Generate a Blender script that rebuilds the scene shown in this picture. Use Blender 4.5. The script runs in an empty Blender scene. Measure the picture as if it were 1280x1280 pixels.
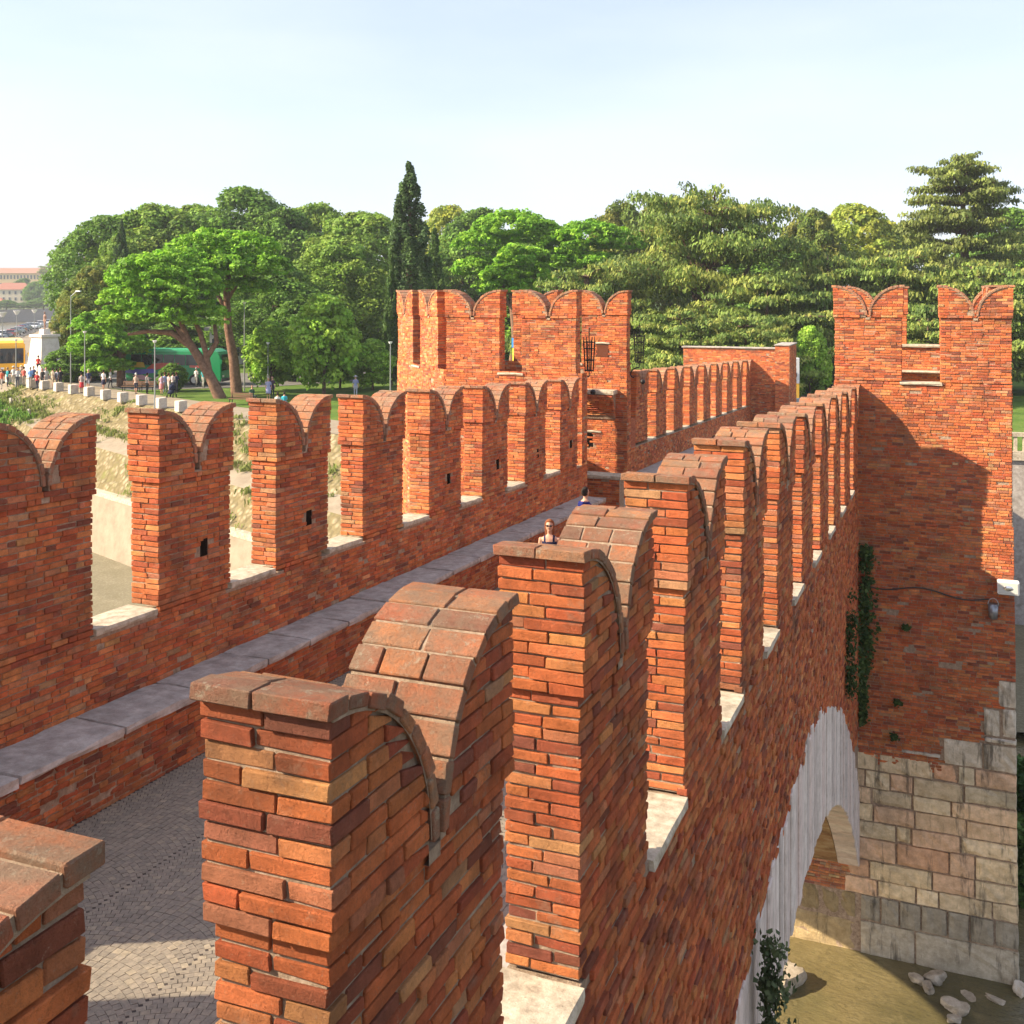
import bpy, bmesh, math, random
import numpy as np
from mathutils import Vector, Matrix, Euler
R = random.Random(7); N = np.random.RandomState(11)
PI = math.pi; rad = math.radians
S = bpy.context.scene; COL = S.collection

# ------------------------------------------------------------------ camera
CA, SA = math.cos(rad(21.55)), math.sin(rad(21.55))
FPX, HOR = 1342.0, 365.0          # focal length and horizon of the 1280 px photograph
cam = bpy.data.cameras.new('camera'); cam.sensor_width = 36; cam.lens = FPX/1280*36
cam.shift_y = -(640-HOR)/1280; cam.clip_start = 0.1; cam.clip_end = 6000
camo = bpy.data.objects.new('camera', cam); COL.objects.link(camo)
camo.rotation_euler = (PI/2, 0, rad(21.55)); S.camera = camo
# ------------------------------------------------------------------ world and sun
SUN = Vector((-1.84, -1.0, 1.28)).normalized()       # towards the sun
elev = math.asin(SUN.z); azim = math.atan2(SUN.x, SUN.y)
W = bpy.data.worlds.new('World'); S.world = W; W.use_nodes = True
wn = W.node_tree.nodes; wl = W.node_tree.links; wn.clear()
sky = wn.new('ShaderNodeTexSky'); sky.sky_type = 'NISHITA'; sky.sun_disc = False
sky.sun_elevation = elev; sky.sun_rotation = azim
sky.altitude = 0; sky.air_density = 1.0; sky.dust_density = 1.6; sky.ozone_density = 1.3
bg = wn.new('ShaderNodeBackground'); bg.inputs[1].default_value = 0.088
wo = wn.new('ShaderNodeOutputWorld')
# thin high cloud veil mixed over the clear sky
tc = wn.new('ShaderNodeTexCoord'); mp = wn.new('ShaderNodeMapping'); mp.inputs['Scale'].default_value = (1.2, 1.2, 5)
nz = wn.new('ShaderNodeTexNoise'); nz.inputs['Scale'].default_value = 1.6; nz.inputs['Detail'].default_value = 5
mr = wn.new('ShaderNodeMapRange'); mr.inputs[1].default_value = 0.35; mr.inputs[2].default_value = 0.75
mr.inputs[1].default_value = 0.38; mr.inputs[2].default_value = 0.66; mr.inputs[3].default_value = 0.44; mr.inputs[4].default_value = 0.66
mx = wn.new('ShaderNodeMixRGB'); mx.inputs[2].default_value = (4.95, 5.2, 6.25, 1)
wl.new(tc.outputs['Generated'], mp.inputs[0]); wl.new(mp.outputs[0], nz.inputs[0]); wl.new(nz.outputs[0], mr.inputs[0])
wl.new(mr.outputs[0], mx.inputs[0]); wl.new(sky.outputs[0], mx.inputs[1])
wl.new(mx.outputs[0], bg.inputs[0]); wl.new(bg.outputs[0], wo.inputs[0])
sl = bpy.data.lights.new('sun', 'SUN'); sl.energy = 5.0; sl.angle = rad(0.5); sl.color = (1, 0.86, 0.66)
so = bpy.data.objects.new('sun', sl); COL.objects.link(so)
so.rotation_euler = SUN.to_track_quat('Z', 'Y').to_euler()
V = S.view_settings; V.view_transform = 'Standard'; V.look = 'None'; V.exposure = 1.36; V.gamma = 1; V.use_curve_mapping = False
S.render.engine = 'CYCLES'; S.cycles.max_bounces = 6; S.cycles.transparent_max_bounces = 8

# ------------------------------------------------------------------ place helpers
def P(px, py, w):                 # a point w metres in front of the camera, seen at px, py of the photograph
    u = (px-640)/FPX*w
    return Vector((u*CA-w*SA, u*SA+w*CA, (HOR-py)/FPX*w))
def G(px, py, z=-8.6): return P(px, py, -z*FPX/(py-HOR))
def depth(p): return -p[0]*SA+p[1]*CA
def pix(L, p): return L*FPX/max(depth(p), .5)
# ------------------------------------------------------------------ object helpers
def link(name, me, parent=None, mats=(), loc=None):
    o = bpy.data.objects.new(name, me); COL.objects.link(o)
    if parent: o.parent = parent
    if me is not None and hasattr(me, 'materials') and len(me.materials) == 0:
        for m in (mats if isinstance(mats, (list, tuple)) else [mats]): me.materials.append(m)
    if loc is not None: o.location = loc
    return o
def empty(name, loc=(0, 0, 0), rz=0):
    o = bpy.data.objects.new(name, None); COL.objects.link(o); o.location = loc; o.rotation_euler.z = rz
    o.empty_display_size = .3
    return o
def tag(o, label=None, cat=None, group=None, kind=None):
    if label: o['label'] = label
    if cat: o['category'] = cat
    if group: o['group'] = group
    if kind: o['kind'] = kind
    return o
def pymesh(name, v, f, smooth=False, col=None, colname='Col'):
    me = bpy.data.meshes.new(name)
    v = np.asarray(v, dtype=np.float32).reshape(-1, 3)
    if isinstance(f, np.ndarray):
        k = f.shape[1]; nf = len(f)
        me.vertices.add(len(v)); me.vertices.foreach_set('co', v.ravel())
        me.loops.add(nf*k); me.polygons.add(nf)
        me.polygons.foreach_set('loop_start', np.arange(0, nf*k, k, dtype=np.int32))
        me.loops.foreach_set('vertex_index', f.astype(np.int32).ravel())
        me.update(calc_edges=True)
    else:
        me.from_pydata([tuple(x) for x in v], [], f); me.update()
    me.polygons.foreach_set('use_smooth', np.full(len(me.polygons), bool(smooth)))
    if col is not None:
        a = me.color_attributes.new(colname, 'FLOAT_COLOR', 'POINT')
        c = np.ones((len(v), 4), dtype=np.float32); c[:, :3] = col
        a.data.foreach_set('color', c.ravel())
    return me
def children(o): return [c for c in bpy.data.objects if c.parent == o]
def copy_tree(o, parent=None, kids=None):
    c = o.copy(); COL.objects.link(c); c.parent = parent
    for ch in (kids or children)(o): copy_tree(ch, c)
    return c

# ------------------------------------------------------------------ materials
class MT:
    def __init__(s, name):
        s.m = bpy.data.materials.new(name); s.m.use_nodes = True; s.t = s.m.node_tree
        s.n = s.t.nodes; s.l = s.t.links; s.b = s.n['Principled BSDF']; s.out = s.n['Material Output']
    def new(s, k, **kw):
        x = s.n.new(k)
        for a, b in kw.items():
            if a in x.inputs: x.inputs[a].default_value = b
            else: setattr(x, a, b)
        return x
    def pos(s):
        if not hasattr(s, '_p'): s._p = s.new('ShaderNodeNewGeometry').outputs['Position']
        return s._p
    def noise(s, sc, det=3, rough=.55, vec=None, dim=None):
        x = s.new('ShaderNodeTexNoise', Scale=sc, Detail=det, Roughness=rough); s.l.new(vec or s.pos(), x.inputs['Vector']); return x.outputs[0]
    def ramp(s, f, stops):
        x = s.new('ShaderNodeValToRGB'); e = x.color_ramp.elements
        while len(e) < len(stops): e.new(.5)
        for q, (p, c) in zip(e, stops): q.position = p; q.color = (*c, 1) if len(c) == 3 else c
        s.l.new(f, x.inputs[0]); return x.outputs[0]
    def rng(s, f, a, b, c, d):
        x = s.new('ShaderNodeMapRange'); 
        for i, k in enumerate((a, b, c, d)): x.inputs[i+1].default_value = k
        s.l.new(f, x.inputs[0]); return x.outputs[0]
    def mix(s, f, a, b, mode='MIX'):
        x = s.new('ShaderNodeMixRGB', blend_type=mode)
        for i, k in enumerate((f, a, b)):
            if isinstance(k, (int, float)): x.inputs[i].default_value = k
            elif isinstance(k, tuple): x.inputs[i].default_value = (*k, 1)
            else: s.l.new(k, x.inputs[i])
        return x.outputs[0]
    def attr(s, nm='Col'): return s.new('ShaderNodeAttribute', attribute_name=nm).outputs['Color']
    def bump(s, h, d, st=1.0):
        x = s.new('ShaderNodeBump', Distance=d, Strength=st); s.l.new(h, x.inputs['Height'])
        if s.b.inputs['Normal'].links: s.l.new(s.b.inputs['Normal'].links[0].from_socket, x.inputs['Normal'])
        s.l.new(x.outputs[0], s.b.inputs['Normal'])
    def base(s, c, rough=.85, spec=.25):
        if isinstance(c, tuple): s.b.inputs['Base Color'].default_value = (*c, 1)
        else: s.l.new(c, s.b.inputs['Base Color'])
        s.b.inputs['Roughness'].default_value = rough; s.b.inputs['Specular IOR Level'].default_value = spec
        return s
def plain(name, c, rough=.6, spec=.4, metal=0):
    m = MT(name); m.base(c, rough, spec); m.b.inputs['Metallic'].default_value = metal; return m.m

def brick_mat(name, stain=.6, weather=0):
    m = MT(name); c = m.attr()
    v = m.rng(m.noise(7, 6, .7), .3, .7, .68, 1.25)
    c = m.mix(1, c, m.mix(0, v, v), 'MULTIPLY')
    if weather:
        c = m.mix(m.rng(m.noise(4.5, 7, .8), .34, .60, .2, .9), c, (.30, .21, .14))
        c = m.mix(m.rng(m.noise(11, 6, .8), .56, .66, 0, .75), c, (.46, .40, .29))
        c = m.mix(m.rng(m.noise(26, 4, .7), .62, .72, 0, .6), c, (.10, .07, .05))
    f = m.noise(60, 6, .85); c = m.mix(m.rng(f, .50, .68, 0, .45), c, (.17, .065, .035))
    c = m.mix(m.rng(m.noise(26, 6, .85), .59, .68, 0, .5), c, (.55, .38, .25))
    s = m.rng(m.noise(1.1, 6, .68), .50, .70, 0, stain); c = m.mix(s, c, (.12, .06, .038))
    c = m.mix(m.rng(m.noise(3.3, 5, .75), .58, .72, 0, .45), c, (.34, .27, .19))
    m.base(c, .92, .12)
    m.bump(m.noise(20, 6, .8), .035, .85); m.bump(m.noise(75, 6, .8), .022, .9)
    m.bump(m.rng(m.noise(30, 2, .5), .60, .72, 1, 0), .012, .3)
    return m.m
M = {}
M['brick'] = brick_mat('red_brick')
def brick_plain():
    m = MT('brick_surface'); mp = m.new('ShaderNodeMapping'); mp.inputs['Scale'].default_value = (3, 3, 11); m.l.new(m.pos(), mp.inputs[0])
    c = m.ramp(m.noise(1.6, 4, .8, mp.outputs[0]), [(.3, (.20, .06, .035)), (.5, (.36, .11, .055)), (.7, (.46, .19, .10))]); m.base(c, .9, .1); m.bump(m.noise(30, 5, .7), .02); return m.m
M['brick_plain'] = brick_plain()
M['coping'] = brick_mat('coping_brick', stain=.3, weather=1)
def mortar():
    m = MT('lime_mortar'); n = m.noise(12, 5, .7)
    c = m.ramp(n, [(.3, (.22, .15, .10)), (.55, (.40, .29, .20)), (.75, (.54, .42, .31))])
    m.base(c, .95, .1); m.bump(m.noise(26, 6, .8), .03, 1); return m.m
M['mortar'] = mortar()
def stone(name, a, b, c2, sc=6, dark=.5):
    m = MT(name); c = m.ramp(m.noise(sc, 6, .7), [(.3, a), (.52, b), (.72, c2)])
    c = m.mix(m.rng(m.noise(1.6, 6, .7), .5, .72, 0, dark), c, (.10, .085, .06))
    c = m.mix(m.rng(m.noise(70, 2, .6), .64, .72, 0, .6), c, (.12, .09, .06))
    m.base(c, .85, .2); m.bump(m.noise(40, 5, .7), .006, .8); return m.m
M['sill'] = stone('sill_stone', (.26, .21, .15), (.46, .39, .29), (.60, .53, .42), 9, .55)
M['bench'] = stone('bench_stone', (.24, .205, .18), (.38, .335, .295), (.52, .47, .42), 5, .35)
def ashlar():
    m = MT('ashlar_limestone'); c = m.attr()
    c = m.mix(1, c, m.ramp(m.noise(5, 6, .7), [(.3, (.66, .62, .56)), (.7, (1.15, 1.13, 1.1))]), 'MULTIPLY')
    c = m.mix(m.rng(m.noise(.8, 8, .75), .52, .70, 0, .5), c, (.20, .165, .11))
    mp = m.new('ShaderNodeMapping'); mp.inputs['Scale'].default_value = (2.6, 2.6, .35); m.l.new(m.pos(), mp.inputs[0])
    c = m.mix(m.rng(m.noise(1.3, 5, .7, mp.outputs[0]), .54, .66, 0, .8), c, (.07, .058, .042))
    m.base(c, .85, .2); m.bump(m.noise(14, 6, .75), .035, .9); return m.m
M['ashlar'] = ashlar()
def whites():
    m = MT('white_limestone'); c = m.ramp(m.noise(4, 6, .7), [(.3, (.50, .44, .38)), (.55, (.72, .64, .57)), (.75, (.82, .76, .69))]); oi = m.new('ShaderNodeObjectInfo'); r_ = m.ramp(oi.outputs['Random'], [(0, (1, .98, .96)), (.35, (.86, .80, .78)), (.6, (.95, .86, .83)), (.8, (.72, .69, .68)), (1, (1.05, 1.03, 1.0))]); c = m.mix(1, c, r_, 'MULTIPLY')
    m.base(c, .75, .25); m.bump(m.noise(20, 5, .7), .012, .8); return m.m
M['white'] = whites()

# ------------------------------------------------------------------ brick boxes
SG = np.array([[x, y, z] for x in (-1, 1) for y in (-1, 1) for z in (-1, 1)], float)
def cidx(s): return int((s[0] > 0)*4+(s[1] > 0)*2+(s[2] > 0))
def chamfer_template():
    fs = []
    for ax in range(3):
        for sg in (-1, 1):
            o = [(ax+1) % 3, (ax+2) % 3]; q = []
            for a, b in ((-1, -1), (1, -1), (1, 1), (-1, 1)):
                s = [0, 0, 0]; s[ax] = sg; s[o[0]] = a; s[o[1]] = b; q.append(cidx(s)*3+ax)
            fs.append(q if sg > 0 else q[::-1])
    for ax in range(3):                    # edges parallel to ax
        o = [(ax+1) % 3, (ax+2) % 3]
        for a in (-1, 1):
            for b in (-1, 1):
                s0 = [0, 0, 0]; s1 = [0, 0, 0]; s0[ax] = -1; s1[ax] = 1
                for s in (s0, s1): s[o[0]] = a; s[o[1]] = b
                q = [cidx(s0)*3+o[0], cidx(s1)*3+o[0], cidx(s1)*3+o[1], cidx(s0)*3+o[1]]
                fs.append(q if a*b < 0 else q[::-1])
    tr = []
    for s in SG:
        i = cidx(s)*3; t = [i, i+1, i+2]; tr.append(t if s.prod() > 0 else t[::-1])
    return np.array(fs), np.array(tr)
CF, CT = chamfer_template()
BF = np.array([[0, 1, 3, 2], [4, 6, 7, 5], [0, 4, 5, 1], [2, 3, 7, 6], [0, 2, 6, 4], [1, 5, 7, 3]])
def chamfer_mesh(name, C, col, r, mat, parent=None, loc=(0, 0, 0)):
    """C: n x 8 x 3 corners; one mesh of chamfered boxes (44 triangles each)"""
    C = np.asarray(C, float); n = len(C)
    e = np.stack([(C[:, 4:]-C[:, :4]).mean(1), (C[:, [2, 3, 6, 7]]-C[:, [0, 1, 4, 5]]).mean(1), (C[:, 1::2]-C[:, ::2]).mean(1)], 1)
    ln = np.linalg.norm(e, axis=2, keepdims=True); u = e/np.maximum(ln, 1e-6)
    rr = np.minimum(r, ln[:, :, 0].min(1)*.3)[:, None, None]*N.uniform(.6, 1.5, (n, 8, 1))
    v = np.zeros((n, 8, 3, 3))
    for ax in range(3):
        d = np.zeros((n, 8, 3))
        for o in range(3):
            if o != ax: d += -SG[None, :, o:o+1]*rr*u[:, None, o]
        v[:, :, ax] = C+d
    v = v.reshape(-1, 3); off = (np.arange(n)*24)[:, None, None]
    q = (CF[None]+off).reshape(-1, 4); t = (CT[None]+off).reshape(-1, 3)
    me = bpy.data.meshes.new(name); me.vertices.add(len(v)); me.vertices.foreach_set('co', v.astype(np.float32).ravel())
    nl = q.size+t.size; me.loops.add(nl); me.polygons.add(len(q)+len(t))
    ls = np.concatenate([np.arange(0, q.size, 4), q.size+np.arange(0, t.size, 3)])
    me.polygons.foreach_set('loop_start', ls.astype(np.int32)); me.loops.foreach_set('vertex_index', np.concatenate([q.ravel(), t.ravel()]).astype(np.int32))
    me.update(calc_edges=True); me.polygons.foreach_set('use_smooth', np.zeros(len(me.polygons), dtype=bool))
    a = me.color_attributes.new('Col', 'FLOAT_COLOR', 'POINT'); c = np.ones((len(v), 4), np.float32); c[:, :3] = np.repeat(col, 24, 0)
    a.data.foreach_set('color', c.ravel()); me.materials.append(mat)
    return link(name, me, parent, mat, loc)
def box_mesh(name, C, col, mat, parent=None):
    C = np.asarray(C, float); n = len(C)
    me = pymesh(name, C.reshape(-1, 3), (BF[None]+(np.arange(n)*8)[:, None, None]).reshape(-1, 4), col=np.repeat(col, 8, 0))
    me.materials.append(mat); return link(name, me, parent, mat)
def grid_template(nx, ny, nz):
    idx = {}; vs = []; fs = []
    def vid(p):
        if p not in idx: idx[p] = len(vs); vs.append(p)
        return idx[p]
    n = (nx, ny, nz)
    for ax in range(3):
        a, b = (ax+1) % 3, (ax+2) % 3
        for side in (0, n[ax]):
            for i in range(n[a]):
                for j in range(n[b]):
                    q = []
                    for di, dj in ((0, 0), (1, 0), (1, 1), (0, 1)):
                        p = [0, 0, 0]; p[ax] = side; p[a] = i+di; p[b] = j+dj; q.append(vid(tuple(p)))
                    fs.append(q if side else q[::-1])
    return np.array(vs, float)/np.array(n), np.array(fs)
GT = {}
def worn_brick(name, C, col, mat, parent, rough=.007):
    """one weathered brick with rounded edges, about 150 triangles, origin at its middle"""
    C = np.asarray(C, float); c0 = C.mean(0)
    L = [np.linalg.norm(C[4]-C[0]), np.linalg.norm(C[2]-C[0]), np.linalg.norm(C[1]-C[0])]
    n = tuple(int(min(9, max(3, round(l/.035)))) for l in L)
    if n not in GT: GT[n] = grid_template(*n)
    t, f = GT[n]
    # pull grid lines to the edges so the rounding stays tight
    t2 = .5+.5*np.sign(t-.5)*np.abs(2*t-1)**.5
    w = [t2[:, i:i+1] for i in range(3)]; X = 0
    for i in range(8):
        s = SG[i]; X = X+(w[0] if s[0] > 0 else 1-w[0])*(w[1] if s[1] > 0 else 1-w[1])*(w[2] if s[2] > 0 else 1-w[2])*C[i]
    on = (np.abs(t-.5) > .49).sum(1)
    d = (X-c0); dn = d/np.maximum(np.linalg.norm(d, axis=1, keepdims=True), 1e-5)
    ax = np.stack([(C[4]-C[0])/L[0], (C[2]-C[0])/L[1], (C[1]-C[0])/L[2]])
    out = (np.sign(t-.5)*(np.abs(t-.5) > .49)) @ ax
    rr = R.uniform(.003, .0065)
    for _ in range(R.choice([0, 0, 1, 1, 2])):      # chipped corners and broken arrises
        cn = C[R.randrange(8)].copy(); cn += (C[R.randrange(8)]-cn)*R.choice([0, 0, .3]); q = np.linalg.norm(X-cn, axis=1); rad_c = R.uniform(.03, .075)
        X = X+(c0-X)*(np.clip(1-q/rad_c, 0, 1)*R.uniform(.12, .34))[:, None]
    bend = R.uniform(-.004, .004); X = X+ax[2]*(bend*np.cos((t[:, np.argmax(L)]-.5)*PI))[:, None]
    X = X-out*(np.where(on >= 2, rr, 0)+np.where(on == 3, rr*.5, 0))[:, None]
    ph = N.uniform(0, 6.28, 9); k = N.uniform(18, 70, 9)
    nn = sum(np.sin(X[:, i % 3]*k[i]+X[:, (i+1) % 3]*k[(i+3) % 9]+ph[i]) for i in range(9))/4
    X = X+out*(nn*rough)[:, None]+N.normal(0, rough*.28, X.shape)
    me = pymesh(name, X-c0, f, col=np.tile(col, (len(X), 1))); me.materials.append(mat)
    return link(name, me, parent, mat, tuple(c0))

PAL = np.array([(.50, .145, .062), (.54, .175, .072), (.56, .225, .095), (.44, .115, .055), (.36, .10, .058), (.50, .20, .11), (.46, .26, .15), (.25, .085, .06), (.39, .16, .10), (.56, .28, .13)])
PW = np.array([.24, .22, .11, .15, .10, .06, .02, .05, .04, .01]); PW = PW/PW.sum()
def brick_cols(n, w=None, k=1.0):
    c = PAL[N.choice(len(PAL), n, p=w if w is not None else PW)]*np.array([1.24, 1.15, .98])
    return np.clip(c*N.uniform(.84, 1.15, (n, 1))*N.uniform(.95, 1.05, (n, 3))*k, 0, .8)
def corners(x0, x1, y0, y1, z0, z1, jit=.003):
    c = np.array([(x, y, z) for x in (x0, x1) for y in (y0, y1) for z in (z0, z1)], float)
    return c+N.uniform(-jit, jit, c.shape)
SL = -0.042                       # the deck and its parapets fall this much per metre along Y
def shear(C): C = np.array(C, float); C[..., 2] += SL*C[..., 1]; return C

def emit(root, bricks, limit=300, mat='brick', worn_px=24, name='brick'):
    """bricks: list of (corners 8x3, colour, parent, size in px, scored). The largest become parts, the rest one stuff mesh per parent"""
    order = sorted(range(len(bricks)), key=lambda i: -bricks[i][3])
    top = set(i for i in order[:limit] if bricks[i][3] > 9)
    for i in order[:limit]:
        if i not in top: continue
        C, c, par, px = bricks[i][:4]
        mm = M[bricks[i][4]] if len(bricks[i]) > 4 else M[mat]
        nm = 'coping_brick' if len(bricks[i]) > 4 and bricks[i][4] == 'coping' else name
        if px > worn_px: worn_brick(nm, C, c, mm, par)
        else:
            c0 = C.mean(0); chamfer_mesh(nm, (C-c0)[None], c[None], .006, mm, par, tuple(c0))
    rest = {}
    for i in range(len(bricks)):
        if i in top: continue
        mk = bricks[i][4] if len(bricks[i]) > 4 else mat
        rest.setdefault((bricks[i][2].name, mk), []).append(bricks[i])
    for (pn, mk), L in rest.items():
        C = np.array([b[0] for b in L]); c = np.array([b[1] for b in L]); par = L[0][2]
        nm = 'coping_brickwork' if mk == 'coping' else 'brickwork'
        if max(b[3] for b in L) > 13: o = chamfer_mesh(nm, C, c, .0048, M[mk], par)
        else: o = box_mesh(nm, C, c, M[mk], par)
        o['kind'] = 'stuff'
# ------------------------------------------------------------------ the bridge parapets
XO, XL = -1.90, -9.67             # outer face of the near parapet, inner face of the far one
T = .46; E = .035                 # merlon thickness, overhang of its head
ML, GP = 1.59, 1.157; PITCH = ML+GP
Z0 = -3.72                        # sill level at Y = 0 (it falls with SL)
HM, HH, CH = 2.43, 1.62, .0715    # merlon height without coping, start of its head, course height
def horn(s, hl=ML/2+E, top=HM, drop=.74, slot=.07):
    """height of the swallow tail above the sill at distance s from the merlon's end"""
    r = hl-slot; q = min(max(s/r, 0), 1)
    return top-drop*(1-math.sqrt(max(0, 1-q**2.1)))
def merlon_bricks(x0, x1, y0, y1, z0, parent, facing, ax='y', out=None, colw=None, tops=HM, head=HH, base_shear=True, xform=None):
    """bricks, coping and mortar core of one swallow-tailed merlon running along y"""
    B = []; n = int(round(tops/CH)); ch = tops/n; j = .0095; hz0 = next(i*ch for i in range(n) if i*ch+j/2 > head-.02)
    def add(a, b, c, d, e, f, face, mk='brick', C=None):
        if C is None: C = corners(a, b, c, d, e, f, .0042)
        C = C if C.ndim == 2 else C[0]
        C[:, 2] += z0
        if base_shear: C = shear(C)
        if xform: C = xform(C)
        ctr = C.mean(0); big = max(np.linalg.norm(C[4]-C[0]), np.linalg.norm(C[2]-C[0]))
        sc = pix(big, ctr) if facing(face) else 1
        B.append((C, brick_cols(1, colw)[0], parent, sc, mk))
    for i in range(n):
        za, zb = i*ch+j/2, (i+1)*ch-j/2; hd = za > head-.02; e = E if hd else 0
        X0, X1, Y0, Y1 = x0-e, x1+e, y0-e, y1+e; Wd = X1-X0; p = i % 2
        dep = .125 if p else .25; cut = (.60 if p else .36)+R.uniform(-.06, .06)
        if R.random() < .2: cut = .5
        def pr(): return R.uniform(-.008, .008) if R.random() > .05 else R.uniform(-.013, -.008)
        def put(a, b, c, d, face):
            # clip against the swallow tail
            if hd:
                m = (Y0+Y1)/2; slot = .07
                if c < m-slot < d and d > m: 
                    put(a, b, c, m-slot, face); put(a, b, max(m+slot, m+slot), d, face) if d > m+slot+.03 else None
                    if za < tops-.74-ch: pass
                    return
                if c > m-slot and d < m+slot and za > tops-.86: return
                def hz(y): return horn(min(abs(y-Y0), abs(Y1-y)), (Y1-Y0)/2, tops)-.005
                h0, h1 = hz(c), hz(d)
                if za > tops-.86 and (c < m+slot and d > m-slot):
                    if c < m: d = min(d, m-slot)
                    else: c = max(c, m+slot)
                    if d-c < .02: return
                    h0, h1 = hz(c), hz(d)
                if max(h0, h1) < za+.010: return
                if min(h0, h1) < za+.006:
                    # trim in y
                    for _ in range(12):
                        if h0 < za+.006: c += (d-c)*.10; h0 = hz(c)
                        elif h1 < za+.006: d -= (d-c)*.10; h1 = hz(d)
                    if d-c < .02: return
                C = corners(a, b, c, d, za, zb, .0038)
                for q in range(8):
                    lim = hz(C[q, 1]); C[q, 2] = min(C[q, 2], max(lim, za+.008))
                add(0, 0, 0, 0, 0, 0, face, 'brick', C)
            else: add(a, b, c, d, za+R.uniform(-.002, .006), zb-R.uniform(-.002, .006), face)
        for end in (0, 1):
            f = 'y-' if end == 0 else 'y+'
            q = pr()
            ya, yb = (Y0-q, Y0+dep) if end == 0 else (Y1-dep, Y1+q)
            xm = X0+Wd*cut
            put(X0-pr(), xm-j/2, ya, yb, f); q = pr()
            ya, yb = (Y0-q, Y0+dep) if end == 0 else (Y1-dep, Y1+q)
            put(xm+j/2, X1+pr(), ya, yb, f)
        for side in (0, 1):
            f = 'x-' if side == 0 else 'x+'; y = Y0+dep+j; ye = Y1-dep-j
            while y < ye-.03:
                l = .255 if R.random() < .72 else .125
                l += R.uniform(-.02, .02)
                if y+l > ye-.07: l = ye-y
                q = pr()
                a, b = (X0-q, X0+.12) if side == 0 else (X1-.12, X1+q)
                put(a, b, y, min(y+l, ye), f); y += l+j
    # coping laid on the two curves
    e = E; Y0, Y1 = y0-e, y1+e; m = (Y0+Y1)/2; hl = (Y1-Y0)/2
    for sgn in (1, -1):
        ss = np.linspace(0, 1, 200); pts = []
        r = hl-.07
        for q in ss:
            a = q*PI/2; s = r*math.sin(a)**(1/1.05); pts.append((s, horn(s, hl, tops)))
        pts = [(-.045, tops)]+pts
        d = np.concatenate([[0], np.cumsum([math.dist(pts[i], pts[i+1]) for i in range(len(pts)-1)])])
        nrow = 9; L = d[-1]
        edges = np.linspace(0, L, nrow+1)
        ps = np.array(pts)
        for k in range(nrow):
            a, b = edges[k]+.004, edges[k+1]-.006
            pa = np.array([np.interp(a, d, ps[:, 0]), np.interp(a, d, ps[:, 1])]); pb = np.array([np.interp(b, d, ps[:, 0]), np.interp(b, d, ps[:, 1])])
            t = (pb-pa)/np.linalg.norm(pb-pa); nr = np.array([-t[1], t[0]]); nr = nr if nr[1] > 0 or nr[0] > 0 else -nr
            if nr[1] < 0: nr = -nr
            th = .058+R.uniform(-.008, .008); lift = R.uniform(-.004, .006)
            xs = [x0-e-.022]
            cuts = [(.5,), (.36, .68), (.62,), (.42,), (.3, .62)][R.randrange(5)] if k else (.48,)
            tot = (x1-x0)+2*e+.044
            for cc in cuts: xs.append(x0-e-.022+tot*(cc+R.uniform(-.04, .04)))
            xs.append(x1+e+.022)
            for xa, xb in zip(xs[:-1], xs[1:]):
                xa += .005; xb -= .005; pro = R.uniform(-.006, .006)
                C = []
                for x in (xa, xb):
                    for pt in (pa, pb):
                        for hh in (lift, th+lift+R.uniform(-.003, .003)):
                            q = pt+nr*hh; yy = Y0+q[0] if sgn > 0 else Y1-q[0]
                            C.append((x+R.uniform(-.005, .005), yy, q[1]))
                C = np.array(C)
                if sgn < 0: C = C[[2, 3, 0, 1, 6, 7, 4, 5]]
                fc = 'top' if (sgn < 0 or k < 4) else 'back'
                add(0, 0, 0, 0, 0, 0, fc, 'coping', C)
    # bedding mortar between the coping bricks
    for sgn in (1, -1):
        vs = []; fs = []; K = 16
        for q in np.linspace(0, 1, K):
            a = q*PI/2*.985; r = hl-.07; s = r*math.sin(a); zz = horn(s, hl, tops); tx, tz = math.cos(a), -math.sin(a)
            nx_, nz_ = -tz, tx
            for lift in (-.01, .043):
                yy = s+nx_*lift*.9; yy = Y0+yy if sgn > 0 else Y1-yy
                for x in (x0-e-.006, x1+e+.006): vs.append((x, yy, zz+nz_*lift+z0))
        for i in range(K-1):
            o_ = 4*i; fs += [[o_+2, o_+3, o_+7, o_+6], [o_, o_+2, o_+6, o_+4], [o_+1, o_+5, o_+7, o_+3]]
        fs += [[0, 1, 3, 2], [4*K-4, 4*K-2, 4*K-1, 4*K-3]]
        vs = np.array(vs); vs[:, 1] += 0
        if base_shear: vs = shear(vs)
        if xform: vs = xform(vs)
        me = pymesh('coping_mortar', vs, np.array(fs)); me.materials.append(M['mortar']); link('coping_mortar', me, parent)
    # mortar core: a shaft, and the two horns in narrow columns that follow the curve
    vs = []; fs = []; gi = .0165
    ys_ = [Y0+gi]+[Y0+gi+(hl-.07)*math.sin(q*PI/2) for q in np.linspace(.12, 1, 12)]
    ys_ = ys_+[2*m-y for y in ys_[::-1]]
    cols_ = [(y0+gi, y1-gi, hz0+.01, hz0+.01, 0, 0)]
    for ya, yb in zip(ys_[:-1], ys_[1:]):
        if ya < m < yb: za_ = zb_ = tops-.84
        else:
            za_ = horn(min(abs(ya-Y0), abs(Y1-ya))-gi, hl, tops)-.012; zb_ = horn(min(abs(yb-Y0), abs(Y1-yb))-gi, hl, tops)-.012
        cols_.append((ya, yb, za_, zb_, hz0+.004, e))
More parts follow.
